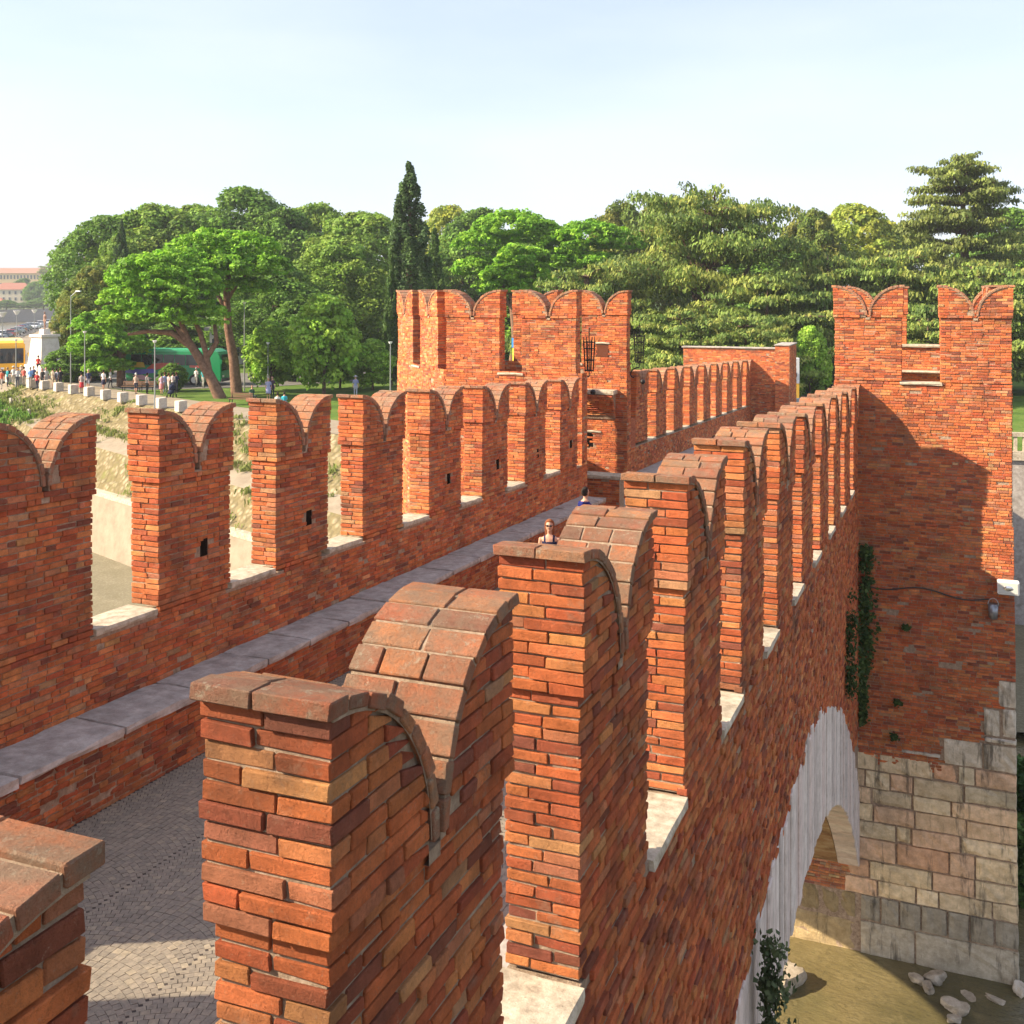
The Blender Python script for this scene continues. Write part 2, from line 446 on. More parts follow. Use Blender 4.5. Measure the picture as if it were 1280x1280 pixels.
    for ya, yb, za_, zb_, zl, ex in cols_:
        o_ = len(vs)
        for x in (x0-ex+gi, x1+ex-gi): vs += [(x, ya, zl+z0), (x, yb, zl+z0), (x, yb, zb_+z0), (x, ya, za_+z0)]
        fs += [[o_+3, o_+2, o_+1, o_], [o_+4, o_+5, o_+6, o_+7]]+[[o_+i, o_+(i+1) % 4, o_+(i+1) % 4+4, o_+i+4] for i in (0, 2)]
        if zl == 0 or ya == ys_[0] or yb == ys_[-1] or ya < m < yb or True:
            if zl == 0 or ya == ys_[0]: fs.append([o_+3, o_, o_+4, o_+7])
            if zl == 0 or yb == ys_[-1]: fs.append([o_+1, o_+2, o_+6, o_+5])
            if yb < m and ys_[ys_.index(yb)+1] > m: fs.append([o_+1, o_+2, o_+6, o_+5])
            if ya > m and ys_[ys_.index(ya)-1] < m: fs.append([o_+3, o_, o_+4, o_+7])
    vs = np.array(vs)
    if base_shear: vs = shear(vs)
    if xform: vs = xform(vs)
    me = pymesh('mortar_core', vs, np.array(fs)); me.materials.append(M['mortar'])
    link('mortar', me, parent)
    return B
def slab(name, x0, x1, y0, y1, z0, z1, mat, parent, sh=True, jit=.006, ch=.012):
    """a worn stone slab, subdivided so its edges wander"""
    nx = max(2, int((x1-x0)/.22)); ny = max(2, int((y1-y0)/.22)); nz = 2
    t, f = grid_template(min(nx, 8), min(ny, 12), nz)
    X = np.array([x0, y0, z0])+t*np.array([x1-x0, y1-y0, z1-z0])
    on = (np.abs(t-.5) > .49); out = np.sign(t-.5)*on
    X = X-out*np.where(on.sum(1) >= 2, ch, 0)[:, None]+N.normal(0, jit*.5, X.shape)
    if sh: X = shear(X)
    c0 = X.mean(0); me = pymesh(name, X-c0, f); me.materials.append(mat if not isinstance(mat, str) else M[mat])
    return link(name, me, parent, loc=tuple(c0))
def facade(L, zlo, zhi, place, parent, mask=None, prot=.0, colw=None, ch=CH, k=1.0, facing=True, mk='brick', zoff=0, rough=1.0, dep=.07):
    """courses of bricks on a plane; place(u, n, z) gives world points, n is the distance out of the wall"""
    B = []; z = zlo; row = 0
    while z < zhi-.02:
        u = -R.uniform(0, .2)
        while u < L-.01:
            l = (.26 if R.random() < .68 else .125)+R.uniform(-.015, .015)
            a, b = max(u, 0), min(u+l, L)
            if b-a > .03 and (mask is None or mask((a+b)/2, z+ch/2)):
                pr = R.uniform(-.007, .008)*rough+.0145+prot
                if R.random() < .05: pr -= .014
                j = .0035
                C = np.array([place(q+R.uniform(-j, j), nn, zz+R.uniform(-j, j)) for q in (a, b) for nn in (pr-dep, pr+R.uniform(-.003, .003)) for zz in (z+.006, z+ch-.006)])
                ctr = C.mean(0); sc = pix(b-a, ctr) if facing else 1
                B.append((C, brick_cols(1, colw, k)[0], parent, sc, mk))
            u += l+.011
        z += ch; row += 1
    return B
def solid(name, faces_pts, mat, parent=None):
    """closed prism from a list of bottom points and top points"""
    k = len(faces_pts[0]); vs = list(faces_pts[0])+list(faces_pts[1])
    fs = [list(range(k))[::-1], list(range(k, 2*k))]+[[i, (i+1) % k, (i+1) % k+k, i+k] for i in range(k)]
    me = pymesh(name, vs, fs); me.materials.append(M[mat] if isinstance(mat, str) else mat)
    bm = bmesh.new(); bm.from_mesh(me); bmesh.ops.recalc_face_normals(bm, faces=bm.faces[:]); bm.to_mesh(me); bm.free()
    return link(name, me, parent)

# near (right hand) parapet
near_par = empty('parapet_wall', (XO, 0, Z0)); near_par.location = (0, 0, 0)
tag(near_par, 'red brick parapet with swallow-tailed merlons crossing the foreground, its outer face dropping to the white arch', 'wall')
NB = []; RY = [3.13-PITCH+PITCH*k for k in range(11)]
vis_near = lambda f: f in ('y-', 'x+', 'top')
LAB = {0: 'cut off merlon at the bottom left corner of the photo, sunlit stone and brick on its crest',
       1: 'nearest whole merlon, orange sunlit end face with worn bricks', 2: 'second whole merlon, taller looking, right behind the nearest one'}
for k, y in enumerate(RY):
    mr_ = empty('merlon', (0, 0, 0)); mr_.parent = near_par
    if k in LAB: mr_['label'] = LAB[k]
    NB += merlon_bricks(XO-T, XO, y, y+ML+R.uniform(-.03, .02), Z0, mr_, vis_near, tops=HM+(0, 0, .0, .10, .15, .13, .10, .10, .11, .06, .05)[k])
    if k < 10:
        slab('sill_stone', XO-T-.03, XO+.045, y+ML+.004, y+PITCH-.004, Z0-.11, Z0-.005, 'sill', near_par)
def arch_in(y):
    d = abs(y-14.5); return -9.0-6.0*(min(d, 14.95)/14.9)**2.4
YT = 29.5
tooth = []; y = -1.0
while y < YT-.05:
    w_ = R.uniform(.18, .34); tooth.append((y, min(y+w_, YT-.02), 1.85+(.12 if R.random() < .4 else 0)+R.uniform(-.03, .03)+(.15 if y > 17 else 0))); y += w_
def arch_out(yy):
    for a, b, t in tooth:
        if a <= yy <= b: return arch_in(yy)+t
    return arch_in(yy)+1.7
NB += facade(YT+1, Z0-6.6, Z0-.001, lambda u, n, z: (XO+n, u-1, z+SL*(u-1)), near_par,
             mask=lambda u, z: z+SL*(u-1) > arch_out(u-1)-.03 and (z < Z0-.115 or any(y+.12 < u-1 < y+ML-.14 for y in RY)), rough=2.2, dep=.09)
emit(near_par, NB, 300)
# wall body behind the bricks, following the arch
ys = np.linspace(-1, YT-.01, 60)
vs = []; fs = []
for y in ys:
    zt = Z0-.006 + SL*y; zb = arch_in(y)+.5
    vs += [(XO-.003, y, zb), (XO-.003, y, zt-.02), (XO-T+.0, y, zt-.02), (XO-T, y, zb)]
for i in range(len(ys)-1):
    for q in range(4): fs.append([4*i+q, 4*i+(q+1) % 4, 4*i+4+(q+1) % 4, 4*i+4+q])
fs += [[0, 1, 2, 3], [len(vs)-1, len(vs)-2, len(vs)-3, len(vs)-4]]
me = pymesh('wall_core', vs, fs); me.materials.append(M['mortar']); link('wall_core', me, near_par)
# white arch ring: each voussoir a part
for a, b, t in tooth:
    C = []
    for x in (XO-.5, XO+.022+R.uniform(-.015, .022)):
        for y in (a+.008, b-.008):
            for tt in (0, t): C.append((x, y, arch_in(y)+tt))
    C = np.array(C); c0 = C.mean(0)
    chamfer_mesh('voussoir', (C-c0)[None], np.array([[.6, .57, .56]]), .015, M['white'], near_par, tuple(c0))

# far (left hand) parapet
far_par = empty('parapet_wall'); tag(far_par, 'red brick parapet on the far side of the walkway, shaded face with slits and sunlit merlon ends', 'wall')
FB = []; vis_far = lambda f: f in ('y-', 'x+', 'top')
LY = [11.6+2.75*k for k in range(-3, 7)]
HOLES = {3: .62, 1: .6, 4: .6, 6: .62, 7: .6, 8: .6, 9: .6}
for k, y in enumerate(LY):
    mr_ = empty('merlon'); mr_.parent = far_par
    b = merlon_bricks(XL-T, XL, y+R.uniform(0, .03), y+ML+R.uniform(-.03, .02), Z0, mr_, vis_far, tops=HM+(.12, .14, .15, .15, .13, .09, .06, .03, 0, 0)[k]+R.uniform(-.02, .02))
    if k in HOLES:
        hy, hz = y+ML*.62, Z0+.62
        b = [q for q in b if not (abs(q[0][:, 1].mean()-hy) < .11 and abs(q[0][:, 2].mean()-SL*hy-hz) < .11 and q[0][:, 0].max() > XL-.05)]
        me = pymesh('loophole', corners(XL-.14, XL-.004, hy-.075, hy+.075, hz+SL*hy-.12, hz+SL*hy+.12), BF); me.materials.append(plain('loophole_shade', (.012, .008, .006), 1, 0)); link('loophole', me, mr_)  # near-black box: the slit's inner shade is put into its colour
    FB += b
    if k < 9: slab('sill_stone', XL-T-.03, XL+.03, y+ML+.004, y+2.75-.004, Z0-.11, Z0-.005, 'sill', far_par)
YL0, YL1 = 3.0, 30.1
FB += facade(YL1-YL0, Z0-1.0, Z0-.001, lambda u, n, z: (XL+n, YL0+u, z+SL*(YL0+u)), far_par, mask=lambda u, z: z < Z0-.115 or any(y+.12 < YL0+u < y+ML-.14 for y in LY))
def run_wall(name, x0, x1, y0, y1, zt, zb, mat, parent, flat_bottom=False):
    a = [(x0, y0, zb+(0 if flat_bottom else SL*y0)), (x1, y0, zb+(0 if flat_bottom else SL*y0)), (x1, y1, zb+(0 if flat_bottom else SL*y1)), (x0, y1, zb+(0 if flat_bottom else SL*y1))]
    b = [(x0, y0, zt+SL*y0), (x1, y0, zt+SL*y0), (x1, y1, zt+SL*y1), (x0, y1, zt+SL*y1)]
    return solid(name, (a, b), mat, parent)
run_wall('wall_core', XL-T+.01, XL, -1, YL1-.02, Z0-.1, Z0-5.2, 'mortar', far_par)
emit(far_par, FB, 300)
# merlon stubs before the frame (their shade falls on the road)
for k in range(4): pass
# stone benches on both sides of the walkway
for (xa, xb, xf, side, lab) in ((XL, -8.90, -8.92, 1, 'long stone-topped brick bench at the foot of the far parapet'), (-3.2, XO-T, -3.18, -1, 'long stone-topped brick bench hidden behind the near parapet')):
    be = empty('stone_bench'); tag(be, lab, 'bench'); y = 1.0 if side < 0 else 2.0
    while y < 29.9:
        l = min(R.uniform(.9, 1.7), 29.95-y)
        if l > .2: slab('bench_slab', xa+(.003 if side > 0 else -.01), xb+(.03 if side > 0 else -.003), y, y+l-.02, Z0-1.09+R.uniform(-.004, .004), Z0-.97+R.uniform(-.007, .007), 'bench', be, jit=.012)
        y += l
    if side > 0:
        BB = facade(28, Z0-1.86, Z0-1.09, lambda u, n, z: (-8.93+n, 2+u, z+SL*(2+u)), be, colw=None, k=.85)
        emit(be, BB, 300)
        run_wall('bench_core', XL, -8.93, 1.9, 30.05, Z0-1.09, Z0-2.2, 'mortar', be)
    else: run_wall('bench_core', -3.17, XO-T-.002, .5, 29.95, Z0-1.09, Z0-2.2, 'brick_plain' if 'brick_plain' in M else 'mortar', be)
# bridge deck with the arch soffit below
ZR = Z0-1.82
ys = np.linspace(-1, YT+.0, 50); vs = []; fs = []
for y in ys:
    zt = ZR+SL*y-.03; zb = arch_in(y)
    vs += [(XO-.51, y, zb), (XO-.51, y, zt), (XL-T+.02, y, zt), (XL-T+.02, y, zb)]
for i in range(len(ys)-1):
    for q in range(4): fs.append([4*i+q, 4*i+4+q, 4*i+4+(q+1) % 4, 4*i+(q+1) % 4])
me = pymesh('bridge_arch', vs, fs)
def soffit():
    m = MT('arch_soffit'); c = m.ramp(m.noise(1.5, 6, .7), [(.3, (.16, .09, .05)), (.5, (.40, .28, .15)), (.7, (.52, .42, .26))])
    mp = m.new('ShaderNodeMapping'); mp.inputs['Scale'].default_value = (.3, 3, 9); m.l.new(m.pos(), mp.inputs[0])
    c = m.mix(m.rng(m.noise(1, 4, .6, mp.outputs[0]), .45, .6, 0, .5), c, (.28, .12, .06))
    m.base(c, .9, .1); m.bump(m.noise(9, 6, .7), .05, 1); return m.m
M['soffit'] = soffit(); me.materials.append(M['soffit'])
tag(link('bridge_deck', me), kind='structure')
# cobbled walkway: setts laid in segmental arcs
rd = run_wall('roadway', -8.95, -3.16, -1, 62, ZR-.0025, ZR-.6, 'mortar', None); tag(rd, kind='structure')
def joint():
    m = MT('sett_joint'); m.base((.06, .05, .045), .95, .1); return m.m
rd.data.materials.clear(); rd.data.materials.append(joint())
def setts():
    m = MT('porphyry_setts'); c = m.attr(); c = m.mix(1, c, m.ramp(m.noise(22, 4, .7), [(.3, (.7, .7, .7)), (.7, (1.25, 1.22, 1.2))]), 'MULTIPLY')
    m.base(c, .6, .4); m.bump(m.noise(60, 4, .7), .004, .7); return m.m
M['setts'] = setts()
C = []; cc = []; fanw = 1.5; r_ = .078
xa, xb = -8.90, -3.2
yy = 2.0
rows = int(28/r_)
for i in range(rows):
    nf = 4; fw = (xb-xa)/nf
    for f in range(nf):
        cx = xa+fw*(f+.5); Rr = fw*.72; half = math.asin(fw/2/Rr); n = 19
        for k in range(n):
            a0, a1 = -half+2*half*k/n, -half+2*half*(k+1)/n
            pts = []
            for a in (a0+.003, a1-.003):
                for rr in (Rr-.0373*math.cos((a0+a1)/2), Rr+.0373*math.cos((a0+a1)/2)):
                    pts.append((cx+rr*math.sin(a), yy+rr*math.cos(a)-Rr*math.cos(half)))
            h = R.uniform(-.001, .0015); j = .003
            q = [(x_+R.uniform(-j, j), y_+R.uniform(-j, j)) for x_, y_ in pts]
            if not (xa < q[0][0] < xb) or q[0][1] > 31: continue
            C.append([(q[a][0], q[a][1], ZR+SL*q[a][1]+z_) for a in (0, 1, 2, 3) for z_ in (-.03, h)])
    yy += r_
C = np.array(C); n = len(C); base = np.array([(.21, .18, .14), (.24, .205, .155), (.275, .235, .175), (.19, .165, .13), (.31, .26, .18)])*.95
cc = (base[N.choice(5, n, p=[.3, .3, .18, .15, .07])]*.6+base[1]*.4)*N.uniform(.93, 1.07, (n, 1))
st = box_mesh('cobblestones', C, cc, M['setts']); tag(st, kind='stuff'); st['label'] = 'grey porphyry setts laid in arcs on the walkway'; st['category'] = 'cobblestones'
# ------------------------------------------------------------------ the two bridge towers
def frame(A, n):
    n = np.array([n[0], n[1]], float); n /= np.linalg.norm(n); ex = -n; ey = np.array([-ex[1], ex[0]])
    def xf(C):
        C = np.array(C, float); o = C.copy()
        o[..., 0] = A[0]+ex[0]*C[..., 0]+ey[0]*C[..., 1]; o[..., 1] = A[1]+ex[1]*C[..., 0]+ey[1]*C[..., 1]
        return o
    return xf
def batt(A, n, L, merl, zs, zb, root, B, fac=('x-', 'y-', 'y+', 'top'), bricks=True, mask=None, tops=HM, sill=True, s0=0, slabs='sill', pos=1.0, core=True):
    """a length of battlement: merlons, sills, brick face and wall core"""
    xf = frame(A, n)
    for a, b in merl:
        mm = empty('merlon'); mm.parent = root
        q = merlon_bricks(0, T, a, b, zs, mm, lambda f: f in fac, base_shear=False, xform=xf, tops=tops, head=tops-.8)
        if mask:
            inv = np.array(A)
            q = [w for w in q if mask(w[0])]
        B += q
    if sill:
        for (a, b), (c, d) in zip(merl[:-1], merl[1:]):
            o = slab('sill_stone', -.07, T+.03, b-.06, c+.06, zs-.09, zs-.003, slabs, root, sh=False)
            v = np.array([x.co[:] for x in o.data.vertices])+np.array(o.location); v = xf(v); c0 = v.mean(0)
            o.location = tuple(c0); o.data.vertices.foreach_set('co', (v-c0).astype(np.float32).ravel()); o.data.update()
    if bricks:
        B += facade(L-s0, zb, zs-.001, lambda u, nn, z: tuple(xf(np.array([-nn, s0+u, z]))), root, rough=pos, mask=(None if mask is None else (lambda u, z: mask(xf(np.array([[0, s0+u, z]]))))))
    if bricks:   # the two wall ends
        for sy in (0, L):
            B += facade(T-.01, zb, zs-.001, lambda u, nn, z: tuple(xf(np.array([.005+u, sy-nn*(1 if sy == 0 else -1), z]))), root)
    if core:
        p = xf(np.array([(0, 0, 0), (T, 0, 0), (T, L, 0), (0, L, 0)], float))
        solid('wall_core', ([(q[0], q[1], zb-.5) for q in p], [(q[0], q[1], zs-.05) for q in p]), 'mortar', root)
tw = empty('bridge_tower'); tag(tw, 'tall brick tower at the right edge, two merlons on top, floodlight low on its corner', 'tower')
TB = []; ZS = -2.31
TBo = lambda z: .0125*max(0, -z-2.5)           # batter: the outer corner leans out towards the water
def holes(C):
    c = C.mean(0); 
    for hx, hz in ((-.62, -9.2), (.28, -9.5), (-1.1, -8.3), (1.25, -9.4)):
        w_ = .14 if hx != 1.25 else .06
        if abs(c[0]-hx) < w_ and abs(c[2]-hz) < .09 and c[1] < YT+.2: return False
    return True
batt((1.76, YT), (0, -1), 4.25, [(0, 1.66), (2.585, 4.25)], ZS, -5.9, tw, TB, core=False)
batt((1.76, YT+5.5), (1, 0), 5.5, [(.5, 2.1), (3.2, 4.8)], ZS, -3, tw, TB, fac=(), bricks=False, core=False)
batt((-2.49, YT+5.5), (0, 1), 4.25, [(0, 1.66), (2.585, 4.25)], ZS, -3, tw, TB, fac=('x+',), bricks=False, core=False, sill=False)
TB += facade(3.2, -3.1, -1.67, lambda u, n, z: (-2+u, YT+5.0-n, z), tw)
solid('back_wall_core', ([(-2, YT+5, -3.1), (1.2, YT+5, -3.1), (1.2, YT+5.4, -3.1), (-2, YT+5.4, -3.1)], [(-2, YT+5, -1.67), (1.2, YT+5, -1.67), (1.2, YT+5.4, -1.67), (-2, YT+5.4, -1.67)]), 'mortar', tw)
slab('cap_stone', -2.0, 1.25, YT+4.9, YT+5.45, -1.67, -1.57, 'sill', tw, sh=False); slab('ledge_stone', -2.0, 1.25, YT+4.6, YT+5.0, -2.42, -2.34, 'sill', tw, sh=False)
def tface(u, n, z): X = 1.76-u; return (X+TBo(z)*(X+2.49)/4.25, YT-n, z)
TB += facade(3.68, -12.3, -5.9, tface, tw, mask=lambda u, z: holes(np.array([[1.76-u, YT, z]])) and not (z < -11.35 and u < 1.72) and not (z < -10.45 and u < .74) and not (z < -9.75 and u < .38), rough=1.3)
emit(tw, TB, 300)
def tcore(name, z0, z1, inset, mat):
    a, b = TBo(z0), TBo(z1)
    return solid(name, ([(-2.49, YT+inset, z0), (1.74+a, YT+inset, z0), (1.74+a, YT+5.5, z0), (-2.49, YT+5.5, z0)], [(-2.49, YT+inset, z1), (1.74+b, YT+inset, z1), (1.74+b, YT+5.5, z1), (-2.49, YT+5.5, z1)]), mat, tw)
tcore('wall_core', -12.4, -3.4, .003, 'mortar')
for (a, b, c, d) in ((-2.49, 1.74, YT+.003, YT+.46), (-2.49, 1.74, YT+5.42, YT+5.5), (1.3, 1.74, YT+.46, YT+5.42), (-2.49, -2.1, YT+.46, YT+5.42)):
    solid('upper_wall', ([(a, c, -3.4), (b, c, -3.4), (b, d, -3.4), (a, d, -3.4)], [(a, c, ZS-.12), (b, c, ZS-.12), (b, d, ZS-.12), (a, d, ZS-.12)]), 'mortar', tw)
solid('inner_floor', ([(-2, YT+.5, -3.41), (1.29, YT+.5, -3.41), (1.29, YT+4.95, -3.41), (-2, YT+4.95, -3.41)], [(-2, YT+.5, -3.35), (1.29, YT+.5, -3.35), (1.29, YT+4.95, -3.35), (-2, YT+4.95, -3.35)]), 'bench', tw)
# ashlar pier under the tower and under the arches
pier = empty('bridge_pier'); tag(pier, 'weathered pale and pink limestone block pier standing in the shallow water', 'pier')
solid('pier_core', ([(-9.6, YT+.03, -19), (1.95, YT+.03, -19), (1.95, YT+5.4, -19), (-9.6, YT+5.4, -19)], [(-9.6, YT+.03, -12.2), (1.84, YT+.03, -12.2), (1.84, YT+5.4, -12.2), (-9.6, YT+5.4, -12.2)]), 'mortar', pier)
APAL = np.array([(.72, .60, .44), (.72, .55, .41), (.66, .42, .30), (.66, .56, .43), (.58, .52, .42), (.76, .65, .50), (.70, .50, .38), (.74, .62, .47)])
def ablock(x0, x1, z0, z1, pro, col, yb=.28, px=None):
    f = lambda x, z: x+(TBo(z)*(x+2.49)/4.25 if x > -2.4 else 0)
    C = np.array([(f(x, z), y, z+R.uniform(-.008, .008)) for x in (x0+.009, x1-.009) for y in (YT-pro+R.uniform(-.01, .01), YT+yb) for z in (z0+.008, z1-.008)])
    c0 = C.mean(0)
    n = (max(3, int((x1-x0)/.14)), 2, max(3, int((z1-z0)/.14)))
    if (n[0]) > 9: n = (9, 2, n[2])
    if n not in GT: GT[n] = grid_template(*n)
    t, fc = GT[n]; X = 0
    t2 = .5+.5*np.sign(t-.5)*np.abs(2*t-1)**.8
    for i in range(8):
        s = SG[i]; w = [t2[:, k:k+1] if s[k] > 0 else 1-t2[:, k:k+1] for k in range(3)]; X = X+w[0]*w[1]*w[2]*C[i]
    on = (np.abs(t-.5) > .49); out = np.sign(t-.5)*on
    X = X-out*np.where(on.sum(1) >= 2, R.uniform(.01, .028), 0)[:, None]+N.normal(0, .007, X.shape)*np.array([.6, 1.6, .6])
    me = pymesh('stone_block', X-c0, fc, col=np.tile(col, (len(X), 1))); me.materials.append(M['ashlar'])
    return link('stone_block', me, pier, loc=tuple(c0))
z = -17.75
hs = [1.32, .68, .44, .48, .58, .44, .45, .42, .46, .46]
for i, h in enumerate(hs):
    x = 1.765; z1 = z+h
    lx = -2.25 if z1 > -15.6 else -9.5
    while x > lx+.05:
        if i == 0: l = 2.35
        elif i == 1: l = R.uniform(.42, .62)
        else: l = R.choice([R.uniform(.35, .6), R.uniform(.8, 1.5), R.uniform(.9, 1.3)])
        if x-l < lx+.25: l = x-lx
        if x-l < -1.86 < x and lx < -3:
            l = x+1.88
        cc_ = APAL[N.choice(8)]*R.uniform(.9, 1.12)*np.array([1.06, 1.0, .86])
        if i == 1: cc_ = np.array([.36, .32, .25])
        if i == 0: cc_ = np.array([.50, .44, .34])
        if x < -1.8: cc_ = cc_*np.array([.95, .82, .58])
        ablock(x-l, x-(.09 if -1.95 < x < -1.8 else 0), z, z1, R.uniform(.02, .055) if x > -1.8 else -.012, cc_); x -= l
    z = z1
for (x0, x1, z0, z1) in ((.1, 1.0, 0, 0), (1.0, 1.77, 0, 0)):
    ablock(x0, x1, z+.004, z+.68, .05, np.array([.66, .58, .46]))
ablock(1.02, 1.77, z+.70, z+.86, .075, np.array([.70, .63, .52])); ablock(1.02, 1.40, z+.87, z+1.56, .05, np.array([.64, .57, .46])); ablock(1.42, 1.77, z+.87, z+1.62, .045, np.array([.68, .61, .5]))
ablock(1.36, 1.77, z+1.63, z+2.3, .04, np.array([.66, .59, .48]))
ablock(.1-1.0, .06, z+.10, z+.24, .05, np.array([.62, .55, .45]))
PX_TOP = z
# brick face of the pier seen through the arch
PB = facade(7.6, -15.74, -8.6, lambda u, n, z: (-2.1-u, YT-n, z), pier, mask=lambda u, z: z > -15.8, k=1.0, rough=2)
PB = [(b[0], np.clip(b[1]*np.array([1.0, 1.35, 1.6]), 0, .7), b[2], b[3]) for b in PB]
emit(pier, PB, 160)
solid('pier_back', ([(-9.6, YT+.003, -15.75), (-2.1, YT+.003, -15.75), (-2.1, YT+5, -15.75), (-9.6, YT+5, -15.75)], [(-9.6, YT+.003, -7.2), (-2.1, YT+.003, -7.2), (-2.1, YT+5, -7.2), (-9.6, YT+5, -7.2)]), 'mortar', pier)

# far (left hand) turret
tt = empty('bridge_turret'); tag(tt, 'pointed brick turret beyond the far parapet with deep dark slots between its tall merlons', 'turret')
UB = []; ZS2 = -2.42; Y1_ = 30.1; CX = -14.15; TIP = (-17.52, 33.47); YF = 35.0
batt((XL-.0, Y1_), (0, -1), XL-CX, [(.2, 1.9), (2.63, 4.40)], ZS2, -8.4, tt, UB)
batt((CX, Y1_), (-1, -1), 4.76, [(.57, 2.3), (3.06, 4.72)], ZS2, -8.4, tt, UB)
batt(TIP, (-1, 1), 2.8, [(.5, 2.1)], ZS2, -3.2, tt, UB, fac=(), bricks=False)
def winhole(C):
    c = C.mean(0)
    if abs(c[0]+10.52) < .2 and abs(c[2]+1.98) < .21: return False
    if abs(c[0]+10.98) < .13 and abs(c[2]+5.05) < .27: return False
    return True
batt((XL, YF), (0, -1), 5.9, [(0.01, 1.6), (2.5, 4.1)], ZS2, -7.2, tt, UB, mask=winhole)
# far merlon window: solid block, the opening's shade painted dark brown; stone lintel
solid('window_shade_block', ([(-10.72, YF-.006, -2.2), (-10.32, YF-.006, -2.2), (-10.32, YF+.2, -2.2), (-10.72, YF+.2, -2.2)], [(-10.72, YF-.006, -1.78), (-10.32, YF-.006, -1.78), (-10.32, YF+.2, -1.78), (-10.72, YF+.2, -1.78)]), plain('window_shade_brown', (.13, .045, .025), .9, .1), tt)
solid('slot_shade_block', ([(-11.1, YF-.006, -5.3), (-10.86, YF-.006, -5.3), (-10.86, YF+.2, -5.3), (-11.1, YF+.2, -5.3)], [(-11.1, YF-.006, -4.8), (-10.86, YF-.006, -4.8), (-10.86, YF+.2, -4.8), (-11.1, YF+.2, -4.8)]), plain('slot_shade', (.01, .007, .006), 1, 0), tt)  # solid block painted near-black for the shade inside the slot
slab('stone_lintel', -10.8, -10.26, YF-.05, YF+.02, -1.775, -1.70, 'sill', tt, sh=False)
slab('stone_lintel', -11.15, -10.55, YF-.05, YF+.02, -4.78, -4.70, 'sill', tt, sh=False)
slab('stone_shelf', -11.6, -9.98, YF-.55, YF+.02, -3.44, -3.28, 'sill', tt, sh=False)
for k in range(11):
    d = .50*(1-k/11)**.8
    UB += facade(1.5, -3.52-CH*k, -3.445-CH*k, lambda u, n, z: (-10.05-u, YF-d-n, z), tt, dep=.14)
solid('corbel_core', ([(-11.6, YF-.05, -4.3), (-10.06, YF-.05, -4.3), (-10.06, YF, -4.3), (-11.6, YF, -4.3)], [(-11.6, YF-.48, -3.46), (-10.06, YF-.48, -3.46), (-10.06, YF, -3.46), (-11.6, YF, -3.46)]), 'mortar', tt)
slab('stone_shelf', -10.95, -9.35, 33.1, 33.8, -6.02, -5.88, 'sill', tt, sh=False)
UB += facade(1.45, -6.95, -6.03, lambda u, n, z: (-9.42-u, 33.18-n, z), tt)
solid('bench_core', ([(-10.88, 33.18, -7.1), (-9.42, 33.18, -7.1), (-9.42, 33.75, -7.1), (-10.88, 33.75, -7.1)], [(-10.88, 33.18, -6.03), (-9.42, 33.18, -6.03), (-9.42, 33.75, -6.03), (-10.88, 33.75, -6.03)]), 'mortar', tt)
emit(tt, UB, 300)
fl = solid('turret_floor', ([(XL+.2, 30.2, -8), (-14, 30.5, -8), (-17, 33.4, -8), (-15, 35.2, -8), (XL+.2, 35.2, -8)], [(XL+.2, 30.2, -6.96), (-14, 30.5, -6.96), (-17, 33.4, -6.96), (-15, 35.2, -6.96), (XL+.2, 35.2, -6.96)]), 'bench', tt)
solid('turret_base', ([(XL-.1, 30.2, -19), (-14.1, 30.2, -19), (-17.4, 33.47, -19), (-14.8, 35.9, -19), (XL-.1, 35.9, -19)], [(XL-.1, 30.2, -8.3), (-14.1, 30.2, -8.3), (-17.4, 33.47, -8.3), (-14.8, 35.9, -8.3), (XL-.1, 35.9, -8.3)]), 'ashlar', tt)

# parapet beyond the turret
bp = empty('parapet_wall'); tag(bp, 'distant stretch of brick parapet beyond the turret, a close row of narrow sunlit merlons', 'wall'); BB = []
for k in range(9):
    y = 36.15+2.9*k; mm = empty('merlon'); mm.parent = bp
    BB += merlon_bricks(XL-T, XL, y, y+1.65, Z0, mm, lambda f: False)
    if k < 8: slab('sill_stone', XL-T-.03, XL+.03, y+1.655, y+2.895, Z0-.11, Z0-.005, 'sill', bp)
BB += facade(61-35.5, Z0-1.9, Z0-.11, lambda u, n, z: (XL+n, 35.5+u, z+SL*(35.5+u)), bp, facing=False)
emit(bp, BB, 0)
run_wall('wall_core', XL-T+.01, XL, 35.5, 61, Z0-.1, Z0-4.2, 'mortar', bp)
run_wall('wall_core', XL-T+.01, XL-.005, 35.48, 36.14, Z0+.9, Z0-.12, 'brick_plain', bp)
be = empty('stone_bench'); tag(be, 'far stretch of stone-topped bench beyond the turret', 'bench')
slab('bench_slab', XL+.003, -8.87, 36, 60.8, Z0-1.09, Z0-.97, 'bench', be); run_wall('bench_core', XL+.002, -8.93, 36, 60.9, Z0-1.09, Z0-2.2, 'brick_plain', be)
